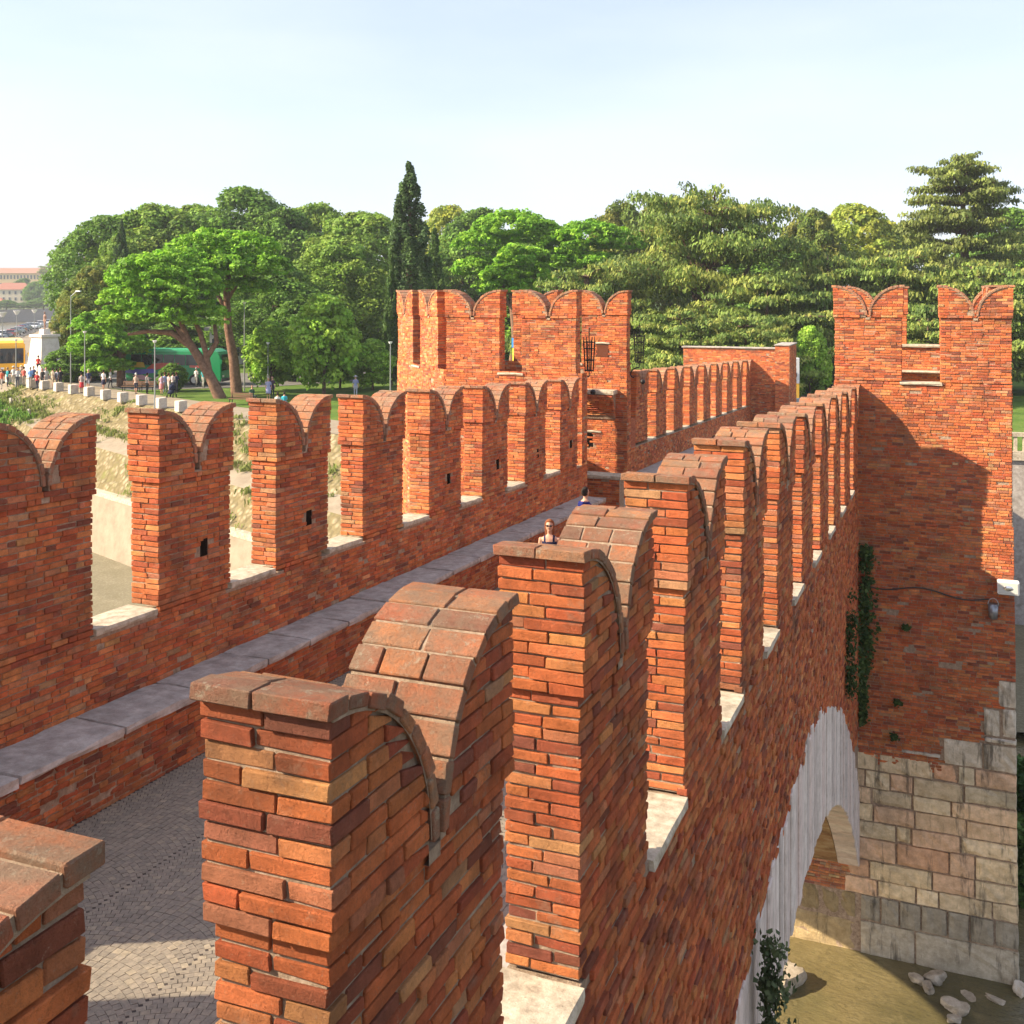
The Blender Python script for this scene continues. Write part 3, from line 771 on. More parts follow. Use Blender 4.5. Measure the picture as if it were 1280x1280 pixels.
# end walls of the bridge
ew = empty('end_wall'); tag(ew, 'plain brick end wall with a pale stone cap closing the far parapet', 'wall'); EB = []
EB += facade(5.2, -9.5, -3.2, lambda u, n, z: (-13.5+u, 61.0-n, z), ew, facing=False)
EB += facade(.75, -9.5, -2.98, lambda u, n, z: (-8.28+u, 60.6-n, z), ew, facing=False)
EB += facade(3, -9.5, -2.98, lambda u, n, z: (-7.5+n, 60.6+u, z), ew, facing=False)
emit(ew, EB, 0)
def bx(name, x0, x1, y0, y1, z0, z1, mat, parent=None): return solid(name, ([(x0, y0, z0), (x1, y0, z0), (x1, y1, z0), (x0, y1, z0)], [(x0, y0, z1), (x1, y0, z1), (x1, y1, z1), (x0, y1, z1)]), mat, parent)
bx('wall_core', -13.5, -8.3, 61.0, 61.5, -10, -3.2, 'mortar', ew); bx('wall_core', -8.28, -7.5, 60.6, 63.6, -10, -2.99, 'mortar', ew)
slab('cap_stone', -13.6, -8.32, 60.9, 61.6, -3.19, -3.1, 'bench', ew, sh=False); slab('cap_stone', -8.34, -7.44, 60.52, 63.7, -2.98, -2.9, 'bench', ew, sh=False)

# iron torch baskets
iron = plain('black_iron', (.02, .018, .017), .5, .5, .6)
def rodmesh(bm, a, b, r, seg=6):
    a, b = Vector(a), Vector(b); d = (b-a); L = d.length
    if L < 1e-6: return
    g = bmesh.ops.create_cone(bm, cap_ends=True, segments=seg, radius1=r, radius2=r, depth=L)
    bmesh.ops.transform(bm, matrix=Matrix.Translation((a+b)/2) @ d.to_track_quat('Z', 'Y').to_matrix().to_4x4(), verts=g['verts'])
def bmobj(name, bm, mat, parent=None, loc=(0, 0, 0), smooth=False):
    me = bpy.data.meshes.new(name); bm.to_mesh(me); bm.free()
    if smooth: me.polygons.foreach_set('use_smooth', np.ones(len(me.polygons), dtype=bool))
    me.materials.append(mat); return link(name, me, parent, mat, loc)
def torch(loc, label, wall_off):
    t = empty('torch_basket', loc); tag(t, label, 'lantern', 'iron torch baskets on the turret')
    bm = bmesh.new()
    for k in range(8):
        a = k*PI/4; c, s = math.cos(a), math.sin(a); h = .62 if k % 2 else .5
        rodmesh(bm, (.13*c, .13*s, -.45), (.19*c, .19*s, h), .014)
    for z, r in ((-.42, .135), (-.1, .155), (.25, .175), (.45, .185)):
        for k in range(10):
            a, b = k*PI/5, (k+1)*PI/5; rodmesh(bm, (r*math.cos(a), r*math.sin(a), z), (r*math.cos(b), r*math.sin(b), z), .014)
    bmobj('basket', bm, iron, t)
    bm = bmesh.new(); rodmesh(bm, (0, 0, .9), (0, 0, -.6), .016); pts = [(0, 0, -.6)]
    for k in range(1, 9): a = k*PI/10; pts.append((wall_off*math.sin(a)*1.0, 0, -.6-.18*(1-math.cos(a*1.2))))
    for a, b in zip(pts[:-1], pts[1:]): rodmesh(bm, a, b, .02)
    bmobj('hook_arm', bm, iron, t)
    bm = bmesh.new(); rodmesh(bm, (.08, 0, -.62), (.12, 0, -1.0), .006); g = bmesh.ops.create_uvsphere(bm, u_segments=10, v_segments=8, radius=.085); bmesh.ops.translate(bm, vec=(.12, 0, -1.08), verts=g['verts'])
    bmobj('weight_ball', bm, iron, t)
torch(tuple(P(736.5, 446, 33.0)), 'black iron torch basket hanging in the turret opening, the left one of two', -.3)
torch(tuple(P(799, 437, 36.2)), 'black iron torch basket on the turret side facing the cedar, the right one of two', -.3)
# floodlight, cable and small fitting on the tower
fd = empty('floodlight', (1.66, YT-.32, -7.3)); tag(fd, 'white square floodlight bracketed to the tower corner above the cable', 'floodlight')
bm = bmesh.new(); g = bmesh.ops.create_cube(bm, size=1); bmesh.ops.scale(bm, vec=(.50, .2, .34), verts=g['verts']); bmesh.ops.bevel(bm, geom=bm.edges[:], offset=.02, segments=2, affect='EDGES')
bmobj('housing', bm, plain('white_enamel', (.75, .74, .70), .35, .5), fd)
bm = bmesh.new(); g = bmesh.ops.create_cube(bm, size=1); bmesh.ops.scale(bm, vec=(.42, .012, .26), verts=g['verts']); bmesh.ops.translate(bm, vec=(0, -.104, 0), verts=g['verts'])
bmobj('glass_front', bm, plain('floodlight_glass', (.55, .55, .50), .08, .8), fd)
bm = bmesh.new(); g = bmesh.ops.create_uvsphere(bm, u_segments=12, v_segments=8, radius=.075); bmesh.ops.scale(bm, vec=(1.5, .25, .8), verts=g['verts']); bmesh.ops.translate(bm, vec=(0, -.11, 0), verts=g['verts'])
bmobj('reflector', bm, plain('reflector_metal', (.8, .8, .78), .15, .8, 1), fd)
bm = bmesh.new(); rodmesh(bm, (-.2, .05, -.17), (-.2, .3, -.25), .015); rodmesh(bm, (.1, .05, -.17), (.1, .3, -.25), .015); rodmesh(bm, (-.25, .05, -.19), (.2, .05, -.2), .012)
bmobj('bracket', bm, iron, fd)
sp = empty('junction_lamp', (1.33, YT-.14, -7.98)); tag(sp, 'small grey weatherproof fitting hanging under the floodlight', 'fitting')
bm = bmesh.new(); g = bmesh.ops.create_cone(bm, cap_ends=True, segments=14, radius1=.10, radius2=.125, depth=.36); bmesh.ops.bevel(bm, geom=bm.edges[:], offset=.02, segments=2, affect='EDGES'); bmobj('body', bm, plain('grey_metal', (.28, .29, .31), .3, .6, .5), sp, smooth=True)
bm = bmesh.new(); 
for k in range(10):
    a, b = k*PI/9, (k+1)*PI/9
    if k < 9: rodmesh(bm, (.12*math.cos(a), 0, .17+.16*math.sin(a)), (.12*math.cos(b), 0, .17+.16*math.sin(b)), .009)
bmobj('cable_loop', bm, plain('pale_cable', (.45, .43, .4), .5, .3), sp)
bm = bmesh.new(); pts = [(-1.86+3.1*i/16, YT-.045, -7.62-.08*math.sin(i*.6)-.1*(i/16)) for i in range(17)]
for a, b in zip(pts[:-1], pts[1:]): rodmesh(bm, a, b, .018)
tag(bmobj('wall_cable', bm, plain('dark_cable', (.05, .045, .04), .6, .3)), 'dark cable strung across the tower face to the floodlight', 'cable')
# ------------------------------------------------------------------ terrain, river and banks
GZ = -8.6; WZ = -17.28
def ground_mats():
    m = MT('lawn'); n = m.noise(.35, 6, .65); c = m.ramp(n, [(.32, (.055, .10, .018)), (.5, (.10, .17, .028)), (.68, (.17, .21, .05))])
    c = m.mix(m.rng(m.noise(7, 4, .7), .4, .7, 0, .5), c, (.05, .085, .015)); m.base(c, .95, .1); m.bump(m.noise(14, 4, .7), .06, 1); M['lawn'] = m.m
    m = MT('asphalt'); c = m.ramp(m.noise(.6, 6, .7), [(.3, (.11, .10, .092)), (.7, (.19, .175, .155))]); m.base(c, .9, .2); m.bump(m.noise(30, 3), .005); M['asphalt'] = m.m
    m = MT('sandy_path'); c = m.ramp(m.noise(1.2, 6, .7), [(.3, (.22, .175, .125)), (.7, (.32, .265, .195))]); m.base(c, .95, .1); m.bump(m.noise(20, 3), .01); M['path'] = m.m
    m = MT('stony_bank')
    vo = m.new('ShaderNodeTexVoronoi', Scale=2.3); m.l.new(m.pos(), vo.inputs['Vector']); 
    c = m.ramp(m.noise(.8, 6, .7), [(.3, (.17, .14, .075)), (.5, (.27, .22, .135)), (.7, (.36, .30, .20))])
    c = m.mix(m.rng(vo.outputs['Distance'], .25, .5, 0, .75), c, (.14, .11, .05))
    c = m.mix(m.rng(m.noise(.45, 6, .75), .56, .68, 0, .8), c, (.16, .17, .05))
    m.base(c, .95, .1); m.bump(vo.outputs['Distance'], -.15, 1); M['bank'] = m.m
    m = MT('river_gravel'); vo = m.new('ShaderNodeTexVoronoi', Scale=7); m.l.new(m.pos(), vo.inputs['Vector'])
    c = m.ramp(m.noise(.7, 6, .7), [(.3, (.20, .175, .11)), (.7, (.29, .255, .17))]); c = m.mix(m.rng(vo.outputs['Distance'], .2, .55, 0, .5), c, (.16, .13, .08)); m.base(c, .95, .1); m.bump(m.noise(12, 5, .7), .05); M['gravel'] = m.m
    m = MT('river_water'); n = m.noise(.14, 5, .6); c = m.ramp(n, [(.3, (.075, .066, .028)), (.5, (.16, .125, .055)), (.7, (.10, .095, .04))])
    c = m.mix(m.rng(m.noise(1.4, 6, .8), .50, .70, 0, .55), c, (.24, .19, .09)); c = m.mix(m.rng(m.noise(5, 4, .8), .55, .7, 0, .6), c, (.07, .06, .03))
    m.base(c, .2, .5); mp = m.new('ShaderNodeMapping'); mp.inputs['Scale'].default_value = (1, 2.2, 1); mp.inputs['Rotation'].default_value = (0, 0, .5); m.l.new(m.pos(), mp.inputs[0])
    m.bump(m.noise(3.0, 5, .65, mp.outputs[0]), .05, 1); M['water'] = m.m
ground_mats()
def sheet(name, pts, z, mat, kind='structure', parent=None):
    me = pymesh(name, [(p[0], p[1], z if len(p) < 3 or z is not None else p[2]) for p in pts], [list(range(len(pts)))])
    bm = bmesh.new(); bm.from_mesh(me); bmesh.ops.triangulate(bm, faces=bm.faces[:]); bmesh.ops.recalc_face_normals(bm, faces=bm.faces[:])
    for f in bm.faces:
        if f.normal.z < 0: f.normal_flip()
    bm.to_mesh(me); bm.free(); me.materials.append(M[mat]); o = link(name, me); tag(o, kind=kind); return o
BANK = [(-9, 46.0), (-51, 63.5), (-82, 77), (-112, 102), (-154, 147), (-221, 225), (-300, 330), (-446, 492)]
gp = BANK+[(-560, 800), (-900, 3500), (3500, 3500), (3500, 90), (200, 74), (30, 63.5), (4, 60.3), (-9, 59.5)]
sheet('ground', gp, GZ, 'lawn')
sheet('river', [(-2500, -300), (3500, -300), (3500, 3500), (-2500, 3500)], WZ, 'water')
sheet('road', [tuple(G(x, y)) for x, y in ((-90, 480), (40, 476), (165, 488), (330, 484), (520, 472), (560, 464), (330, 467), (160, 465), (84, 452), (84, 430), (74, 410), (67, 404), (57, 403), (14, 424), (-60, 440))], GZ+.03, 'asphalt')
sheet('street', [(-14, 61.2), (1, 61.2), (2, 80), (2, 100), (-4, 126), (-60, 126), (-60, 118), (-22, 104), (-16, 80)], GZ+.03, 'asphalt')
# bank strips along the polyline
def resample(pl, step):
    out = []; 
    for a, b in zip(pl[:-1], pl[1:]):
        n = max(1, int(math.dist(a, b)/step))
        for i in range(n): out.append((a[0]+(b[0]-a[0])*i/n, a[1]+(b[1]-a[1])*i/n))
    return out+[pl[-1]]
BP = np.array(resample(BANK[:7], 1.5)); sm = BP.copy()
for _ in range(30): sm[1:-1] = (sm[:-2]+sm[2:]+2*sm[1:-1])/4
tn = np.gradient(sm, axis=0); tn /= np.linalg.norm(tn, axis=1, keepdims=True); nrm = np.stack([tn[:, 1], -tn[:, 0]], 1); nrm *= -np.sign((nrm*np.array([.4, .917])).sum(1))[:, None]
SS = np.concatenate([[0], np.cumsum(np.linalg.norm(np.diff(BP, axis=0), axis=1))])
sA = 80.0; sB = 60.0          # along the bank: at the left image edge, and under the middle bollards
def prof(s):
    k = min(max((sA-s)/(sA-sB), 0), 1); ex = max(0, sB-s)*.022
    zi, zo = -8.7-(1.7+ex)*k, -9.45-(1.45+ex)*k
    di, do = .3+2.7*k, 3.2+1.4*k
    return di, do, zi, max(zo, -12.4), 8.2-2*k
WD = lambda s: prof(s)[4]+15
def strip(name, f, mat, nd, noise, kind='structure', label=None, cat=None):
    vs = []; n = len(BP)
    for i in range(n):
        (d0, z0), (d1, z1) = f(SS[i])
        for j in range(nd+1):
            t = j/nd; d = d0+(d1-d0)*t; z = z0+(z1-z0)*t; w = noise*math.sin(t*PI) if nd > 1 else 0
            vs.append((sm[i, 0]+nrm[i, 0]*d+R.uniform(-w, w)*.6, sm[i, 1]+nrm[i, 1]*d+R.uniform(-w, w)*.6, z+R.uniform(-w, w)))
    fs = np.array([[i*(nd+1)+j, (i+1)*(nd+1)+j, (i+1)*(nd+1)+j+1, i*(nd+1)+j+1] for i in range(n-1) for j in range(nd)])
    me = pymesh(name, vs, fs, smooth=False); me.materials.append(M[mat]); o = link(name, me); tag(o, label, cat, kind=kind); return o
strip('promenade', lambda s: ((-4.2, GZ+.04), (.0, GZ+.04)), 'path', 1, 0)
strip('river_bank', lambda s: ((0, GZ+.02), (prof(s)[0], prof(s)[2])), 'bank', 9, .22)
strip('bank_path', lambda s: ((prof(s)[0], prof(s)[2]), (prof(s)[1], prof(s)[3])), 'path', 2, .03)
strip('lower_bank', lambda s: ((prof(s)[1], prof(s)[3]), (prof(s)[4], -13.45)), 'bank', 6, .14)
strip('quay_apron', lambda s: ((prof(s)[4]+.35, -13.6), (prof(s)[4]+1.3, WZ+.1)), 'path', 3, .02)
strip('gravel_shoal', lambda s: ((prof(s)[4]+1.2, WZ+.12), (WD(s), WZ-.1)), 'gravel', 10, .05)
kb = strip('kerb', lambda s: ((prof(s)[4]-.15, -13.40), (prof(s)[4]+.40, -13.42)), 'sill', 1, 0)
strip('kerb_face', lambda s: ((prof(s)[4]+.40, -13.42), (prof(s)[4]+.42, -13.75)), 'sill', 1, 0)
# body of the bridge from the turrets to the bank
bx('bridge_abutment', -9.6, XO-.1, 35.1, 62, -18.5, -8.25, 'ashlar')['kind'] = 'structure'
bx('bridge_road_base', -9.6, XO-.1, 29.55, 61.5, -9, -7.2-.05, 'mortar')['kind'] = 'structure'
for q in ('bridge_abutment',): bpy.data.objects[q].data.transform(Matrix.Identity(4))
# right bank wall with balustrade
rw = empty('embankment_wall'); tag(rw, 'pale stone embankment wall with a balustrade at the far right edge', 'wall')
def rwall(u0, u1, off0, off1, z0, z1, mat, name):
    a = np.array([4, 60.3]); d = np.array([26, 3.2])/math.hypot(26, 3.2); n = np.array([d[1], -d[0]])
    p = [a+d*u0+n*off0, a+d*u1+n*off0, a+d*u1+n*off1, a+d*u0+n*off1]
    return solid(name, ([(q[0], q[1], z0) for q in p], [(q[0], q[1], z1) for q in p]), mat, rw)
rwall(-13, 60, -.5, .05, -18, -8.55, 'bench', 'retaining_wall')
rwall(-13, 60, -.2, .2, -8.55, -8.1, 'sill', 'plinth'); rwall(-13, 60, -.12, .12, -7.35, -7.15, 'sill', 'rail')
for k in range(60):
    if k % 6: rwall(-2+k*.42, -1.84+k*.42, -.07, .07, -8.1, -7.35, 'sill', 'baluster')
for k in range(12): rwall(-2.3+k*2.52, -1.75+k*2.52, -.24, .24, -8.1, -7.0, 'sill', 'pillar')
for k in range(9): rwall(-2.4+k*5.04, -1.6+k*5.04, .05, .3, -17, -8.5, 'sill', 'pilaster')
shoal = sheet('gravel_shore', [(-9, 52, 0), (-2, 44), (8, 47), (30, 54), (60, 62), (60, 66), (30, 63.4), (4, 60.2), (-9, 59.4)], -16.9, 'gravel')
# far bank
FBK = [P(-160, 400, 560), P(-30, 400, 600), P(40, 400, 640), P(120, 400, 690), P(260, 400, 760)]
fw = empty('quay_wall'); tag(fw, 'long hazy grey river wall on the far bank', 'wall')
for i, (a, b) in enumerate(zip(FBK[:-1], FBK[1:])):
    d = (b-a).normalized(); n = Vector((-d.y, d.x, 0))
    solid('wall_section', ([(q.x, q.y, -19) for q in (a, b, b+n*2, a+n*2)], [(q.x, q.y, -10.0) for q in (a, b, b+n*2, a+n*2)]), 'bench', fw)
f2 = [tuple(p) for p in FBK]; sheet('far_bank', [(p[0], p[1]+.5) for p in f2]+[(-900, 3500), (-2500, 3500), (-2500, 100)], -10.05, 'lawn')
def pr_(c, k=1): return c
def house(label, name, p0, wpx, w, zb, zt, cols, roof, floors, nwin, hip=True, depth_=12, cat='building', rh=3):
    """p0: left picture x; the front stands w metres away and faces the camera"""
    c = P(p0+wpx/2, 400, w); L = wpx/FPX*w
    r = empty(name, (c.x, c.y, zb), rad(21.55)); tag(r, label, cat); H = zt-zb
    def b(nm, x0, x1, y0, y1, z0, z1, m, par=r): return solid(nm, ([(x0, y0, z0), (x1, y0, z0), (x1, y1, z0), (x0, y1, z0)], [(x0, y0, z1), (x1, y0, z1), (x1, y1, z1), (x0, y1, z1)]), m, par)
    b('wall', -L/2, L/2, 0, depth_, 0, H, plain(name+'_render', cols, .9, .1))
    o = .5; rm = plain(name+'_roof', roof, .9, .1)
    if hip:
        vs = [(-L/2-o, -o, H), (L/2+o, -o, H), (L/2+o, depth_+o, H), (-L/2-o, depth_+o, H), (-L/2+depth_/2, depth_/2, H+rh), (L/2-depth_/2, depth_/2, H+rh)]
        fs = [[0, 1, 5, 4], [1, 2, 5], [2, 3, 4, 5], [3, 0, 4], [3, 2, 1, 0]]
        me = pymesh('roof', vs, fs); me.materials.append(rm); link('roof', me, r)
    else: b('roof', -L/2-o, L/2+o, -o, depth_+o, H, H+rh, rm)
    dk = plain(name+'_window', (.06, .06, .07), .2, .5); fr = plain(name+'_frame', (.55, .5, .42), .8, .2)
    for f in range(floors):
        for k in range(nwin):
            x = -L/2+L*(k+.5)/nwin; z = H*(f+.25)/floors; h = H/floors*.5; w2 = min(.6, L/nwin*.26)
            fo = b('window', x-w2-.1, x+w2+.1, -.06, .02, z-.1, z+h+.1, fr); b('pane', x-w2, x+w2, -.1, -.05, z, z+h, dk, fo)
    return r
house('cream villa with red hipped roof above the far river wall', 'villa', -14, 52, 660, -10, 1.5, (.55, .46, .36), (.30, .13, .09), 3, 7, rh=4.2)
house('long ochre apartment block with flat reddish roof line, far left horizon', 'apartment_block', -30, 92, 780, -9, 13.6, (.60, .42, .24), (.32, .18, .13), 4, 22, rh=4)
house('greyish pink apartment block continuing right of the ochre one', 'apartment_block', 63, 60, 800, -9, 14, (.44, .36, .34), (.33, .2, .17), 4, 12, hip=False, rh=1.4)
house('tall brown tower block rising behind the left trees', 'tower_block', 98, 40, 420, -9, 13.0, (.42, .22, .13), (.34, .24, .2), 7, 5, hip=False, rh=.7)
house('small pale house beside the villa on the far bank', 'villa', -10, 14, 640, -12, -5.5, (.5, .4, .32), (.34, .14, .09), 2, 2, rh=2, depth_=8)
house('pale low building glimpsed between pine trunks behind the coach', 'pavilion', 262, 54, 128, GZ, -4.6, (.50, .47, .42), (.3, .28, .25), 1, 4, hip=False, depth_=8, rh=.4)
house('pale low building glimpsed between the young trees left of the cypress', 'pavilion', 425, 36, 135, GZ, -5.2, (.52, .44, .36), (.3, .22, .18), 1, 3, hip=False, depth_=8, rh=.4)

# ------------------------------------------------------------------ street furniture
def bev(bm, off, seg=1): bmesh.ops.bevel(bm, geom=bm.edges[:], offset=off, segments=seg, affect='EDGES')
M['bollard'] = stone('bollard_stone', (.40, .34, .27), (.56, .50, .42), (.66, .60, .5), 5, .3)
BO = [(12.5, 478), (24.5, 481), (39, 484.5), (55.5, 486.5), (73, 489), (91.5, 492), (111.5, 495), (132, 499), (153.5, 502.5), (177, 506), (201, 510), (226, 514)]
ORD = ['leftmost', 'second from the left', 'third from the left', 'fourth from the left', 'fifth from the left', 'sixth from the left', 'seventh from the left', 'eighth from the left', 'ninth from the left', 'tenth from the left', 'eleventh from the left', 'rightmost visible']
bm = bmesh.new(); g = bmesh.ops.create_cube(bm, size=1); bmesh.ops.scale(bm, vec=(.66, .66, .78), verts=g['verts']); bmesh.ops.translate(bm, vec=(0, 0, .37), verts=g['verts']); bev(bm, .035, 2)
me0 = bpy.data.meshes.new('bollard'); bm.to_mesh(me0); bm.free(); me0.materials.append(M['bollard'])
for (x, y), o_ in zip(BO, ORD):
    o = link('stone_bollard', me0); o.location = tuple(G(x, y)); o.rotation_euler.z = rad(-23)+R.uniform(-.08, .08)
    tag(o, 'squat pale stone bollard along the promenade edge, '+o_+' in the row', 'bollard', 'stone bollards along the bank')
def small_post(p, label):
    o = link('marker_post', me0); o.location = tuple(p); o.scale = (.28, .28, .9); tag(o, label, 'post', 'small white posts on the bank')
small_post(P(13.5, 500, 93.5)+Vector((0, 0, -.5)), 'small white post at the top of the grass patch'); small_post(P(36, 514, 89.5)+Vector((0, 0, -.5)), 'small white post at the right corner of the grass patch'); small_post(P(149.5, 573, 75)+Vector((0, 0, -.5)), 'small white post on the bank just left of the second whole far merlon')
lampm = plain('lamp_post_grey', (.30, .31, .30), .5, .4, .3); lampw = plain('lamp_white', (.8, .8, .78), .4, .4)
def lamp(p, h, label, kind=0, r=.06):
    t = empty('street_lamp', tuple(p)); tag(t, label, 'street lamp', 'street lamps along the river' if kind else None)
    r = r*.8; bm = bmesh.new(); g = bmesh.ops.create_cone(bm, cap_ends=True, segments=8, radius1=r*1.3, radius2=r*.7, depth=h); bmesh.ops.translate(bm, vec=(0, 0, h/2), verts=g['verts']); bmobj('pole', bm, lampm, t)
    bm = bmesh.new()
    if kind: g = bmesh.ops.create_cone(bm, cap_ends=True, segments=12, radius1=.18, radius2=.62, depth=.7); bmesh.ops.translate(bm, vec=(0, 0, h+.3), verts=g['verts'])
    else:
        if h > 8: rodmesh(bm, (0, 0, h-.1), (.5*CA, .5*SA, h+.35), .03); g = bmesh.ops.create_cube(bm, size=1); bmesh.ops.scale(bm, vec=(.5, .2, .12), verts=g['verts']); bmesh.ops.translate(bm, vec=(.7, .2, h+.38), verts=g['verts'])
        else: g = bmesh.ops.create_cone(bm, cap_ends=True, segments=10, radius1=.10, radius2=.17, depth=.16); bmesh.ops.translate(bm, vec=(0, 0, h+.06), verts=g['verts'])
    bmobj('lamp_head', bm, lampw, t)
lamp(G(88.5, 481), 8.3, 'tall lamp post with an arm in front of the dark broadleaf tree')
lamp(G(193.5, 511), 4.9, 'slim grey pole by the bollards in front of the coach'); lamp(G(106, 494), 5.2, 'slim grey pole between the bollards and the left pine'); lamp(G(20, 484), 4.2, 'slim pole in front of the yellow bus')
lamp(G(305.5, 489), 7.6, 'slim tall pole right of the tall umbrella pine trunk'); lamp(G(335, 492), 4.2, 'short lamp post in front of the young tree'); lamp(G(488, 500), 4.5, 'lamp post at the foot of the tall cypress')
for x, y, w, d in ((3, 396, 150, 'leftmost'), (21, 393, 185, 'middle'), (43, 391, 225, 'rightmost')):
    p = P(x, y, w); h = p.z-GZ; p.z = GZ; lamp(p, h, d+' of the three white cone-headed lamps along the parked cars', 1, .08)
# bench, totems, signs
wood = plain('bench_wood', (.16, .085, .045), .7, .3)
def park_bench(p, rz, label):
    t = empty('park_bench', tuple(p), rz); tag(t, label, 'bench')
    bm = bmesh.new(); 
    for k in range(3): g = bmesh.ops.create_cube(bm, size=1); bmesh.ops.scale(bm, vec=(1.9, .11, .04), verts=g['verts']); bmesh.ops.translate(bm, vec=(0, -.14+k*.14, .45), verts=g['verts'])
    bmobj('seat', bm, wood, t); bm = bmesh.new()
    for k in range(3): g = bmesh.ops.create_cube(bm, size=1); bmesh.ops.scale(bm, vec=(1.9, .03, .1), verts=g['verts']); bmesh.ops.translate(bm, vec=(0, .24, .58+k*.13), verts=g['verts'])
    bmobj('backrest', bm, wood, t)
    for sx in (-.8, .8):
        bm = bmesh.new(); rodmesh(bm, (sx, -.16, 0), (sx, -.16, .43), .035); rodmesh(bm, (sx, .2, 0), (sx, .26, .9), .035); rodmesh(bm, (sx, -.16, .41), (sx, .2, .41), .03); bmobj('leg', bm, iron, t)
park_bench(G(165, 489.5), rad(12), 'brown wooden park bench on the lawn behind the bollards, left of two'); park_bench(G(181, 489.5), rad(12), 'brown wooden park bench on the lawn behind the bollards, right of two')
park_bench(G(300, 506), rad(5), 'brown park bench half hidden behind the second merlon crest')
def boxobj(name, sx, sy, sz, loc, mat, parent, b=.01, seg=1):
    bm = bmesh.new(); g = bmesh.ops.create_cube(bm, size=1); bmesh.ops.scale(bm, vec=(sx, sy, sz), verts=g['verts'])
    if b: bev(bm, b, seg)
    return bmobj(name, bm, mat, parent, loc)
def totem():
    p = P(991.5, 470, 70); t = empty('sign_totem', (p.x, p.y, GZ), rad(21.55)); tag(t, 'white upright sign with yellow lower half and black disc beyond the bridge end', 'sign')
    wm = plain('sign_white', (.75, .74, .7), .5, .4); ym = plain('sign_yellow', (.75, .42, .05), .5, .4); bk = plain('sign_black', (.02, .02, .02), .5, .4)
    boxobj('base', .85, .6, 1.7, (0, 0, .85), plain('sign_base', (.16, .19, .22), .6, .3), t, .02); boxobj('lower_panel', .68, .42, .95, (0, 0, 2.18), ym, t); boxobj('upper_panel', .70, .44, 1.65, (0, 0, 3.48), wm, t)
    bm = bmesh.new(); g = bmesh.ops.create_cone(bm, cap_ends=True, segments=20, radius1=.3, radius2=.3, depth=.05); bmesh.ops.rotate(bm, matrix=Matrix.Rotation(PI/2, 3, 'X'), verts=g['verts']); bmobj('disc', bm, bk, t, (-.12, -.25, 3.2))
    bm = bmesh.new(); rodmesh(bm, (-.1, -.5, 0), (-.12, -.3, 3.3), .025); bmobj('stay', bm, bk, t)
totem()
def totem2():
    p = P(647, 440, 90); t = empty('advertising_column', (p.x, p.y, GZ)); tag(t, 'yellow column with blue top seen through the slot of the turret', 'column')
    a = plain('column_yellow', (.75, .55, .06), .5, .4); b = plain('column_blue', (.03, .16, .38), .5, .4)
    for nm, r, z0, z1, m in (('shaft', .42, 0, 3.95, a), ('top', .5, 3.95, 4.75, b)):
        bm = bmesh.new(); g = bmesh.ops.create_cone(bm, cap_ends=True, segments=20, radius1=r, radius2=r, depth=z1-z0); bmobj(nm, bm, m, t, (0, 0, (z0+z1)/2))
totem2()
def noentry():
    p = P(1037, 470, 98); t = empty('no_entry_sign', (p.x, p.y, GZ), rad(21.55)); tag(t, 'round red no entry sign on a grey pole beyond the bridge', 'sign')
    bm = bmesh.new(); rodmesh(bm, (0, 0, 0), (0, 0, 3.2), .04); bmobj('pole', bm, lampm, t)
    bm = bmesh.new(); g = bmesh.ops.create_cone(bm, cap_ends=True, segments=24, radius1=.48, radius2=.48, depth=.04); bmesh.ops.rotate(bm, matrix=Matrix.Rotation(PI/2, 3, 'X'), verts=g['verts']); bmobj('sign_disc', bm, plain('sign_red', (.5, .02, .02), .4, .5), t, (0, -.07, 3.0))
    boxobj('white_bar', .6, .02, .15, (0, -.1, 3.0), plain('bar_white', (.8, .8, .8), .4, .5), t, 0)
noentry()
# grass and weeds: crossed blades
def leaf_mat(name, tint=(1, 1, 1), tr=.35):
    m = MT(name); c = m.attr(); c = m.mix(1, c, tint, 'MULTIPLY'); n = m.noise(2.5, 3, .6); v = m.rng(n, .3, .7, .8, 1.2); c = m.mix(1, c, v, 'MULTIPLY')
    m.base(c, .65, .25); t = m.new('ShaderNodeBsdfTranslucent'); m.l.new(c, t.inputs[0]); mxs = m.new('ShaderNodeMixShader'); mxs.inputs[0].default_value = tr
    m.l.new(m.b.outputs[0], mxs.inputs[1]); m.l.new(t.outputs[0], mxs.inputs[2]); m.l.new(mxs.outputs[0], m.out.inputs[0]); return m.m
M['leaf'] = leaf_mat('foliage'); M['grassblade'] = leaf_mat('grass_blades')
def quads(ctr, nrmv, size, aspect, up=None, spin=True):
    """leaf quads: centres, facing directions, sizes; returns verts and faces"""
    n = len(ctr); nrmv = nrmv/np.maximum(np.linalg.norm(nrmv, axis=1, keepdims=True), 1e-6)
    a = N.normal(0, 1, (n, 3)) if up is None else up
    t = np.cross(nrmv, a); t /= np.maximum(np.linalg.norm(t, axis=1, keepdims=True), 1e-6); b = np.cross(nrmv, t)
    s = size[:, None]*.5
    v = np.stack([ctr-t*s*aspect-b*s, ctr+t*s*aspect-b*s*.7, ctr+t*s*aspect*.6+b*s, ctr-t*s*aspect*.8+b*s*.8], 1)
    return v.reshape(-1, 3), (np.arange(n)[:, None]*4+np.arange(4)[None])
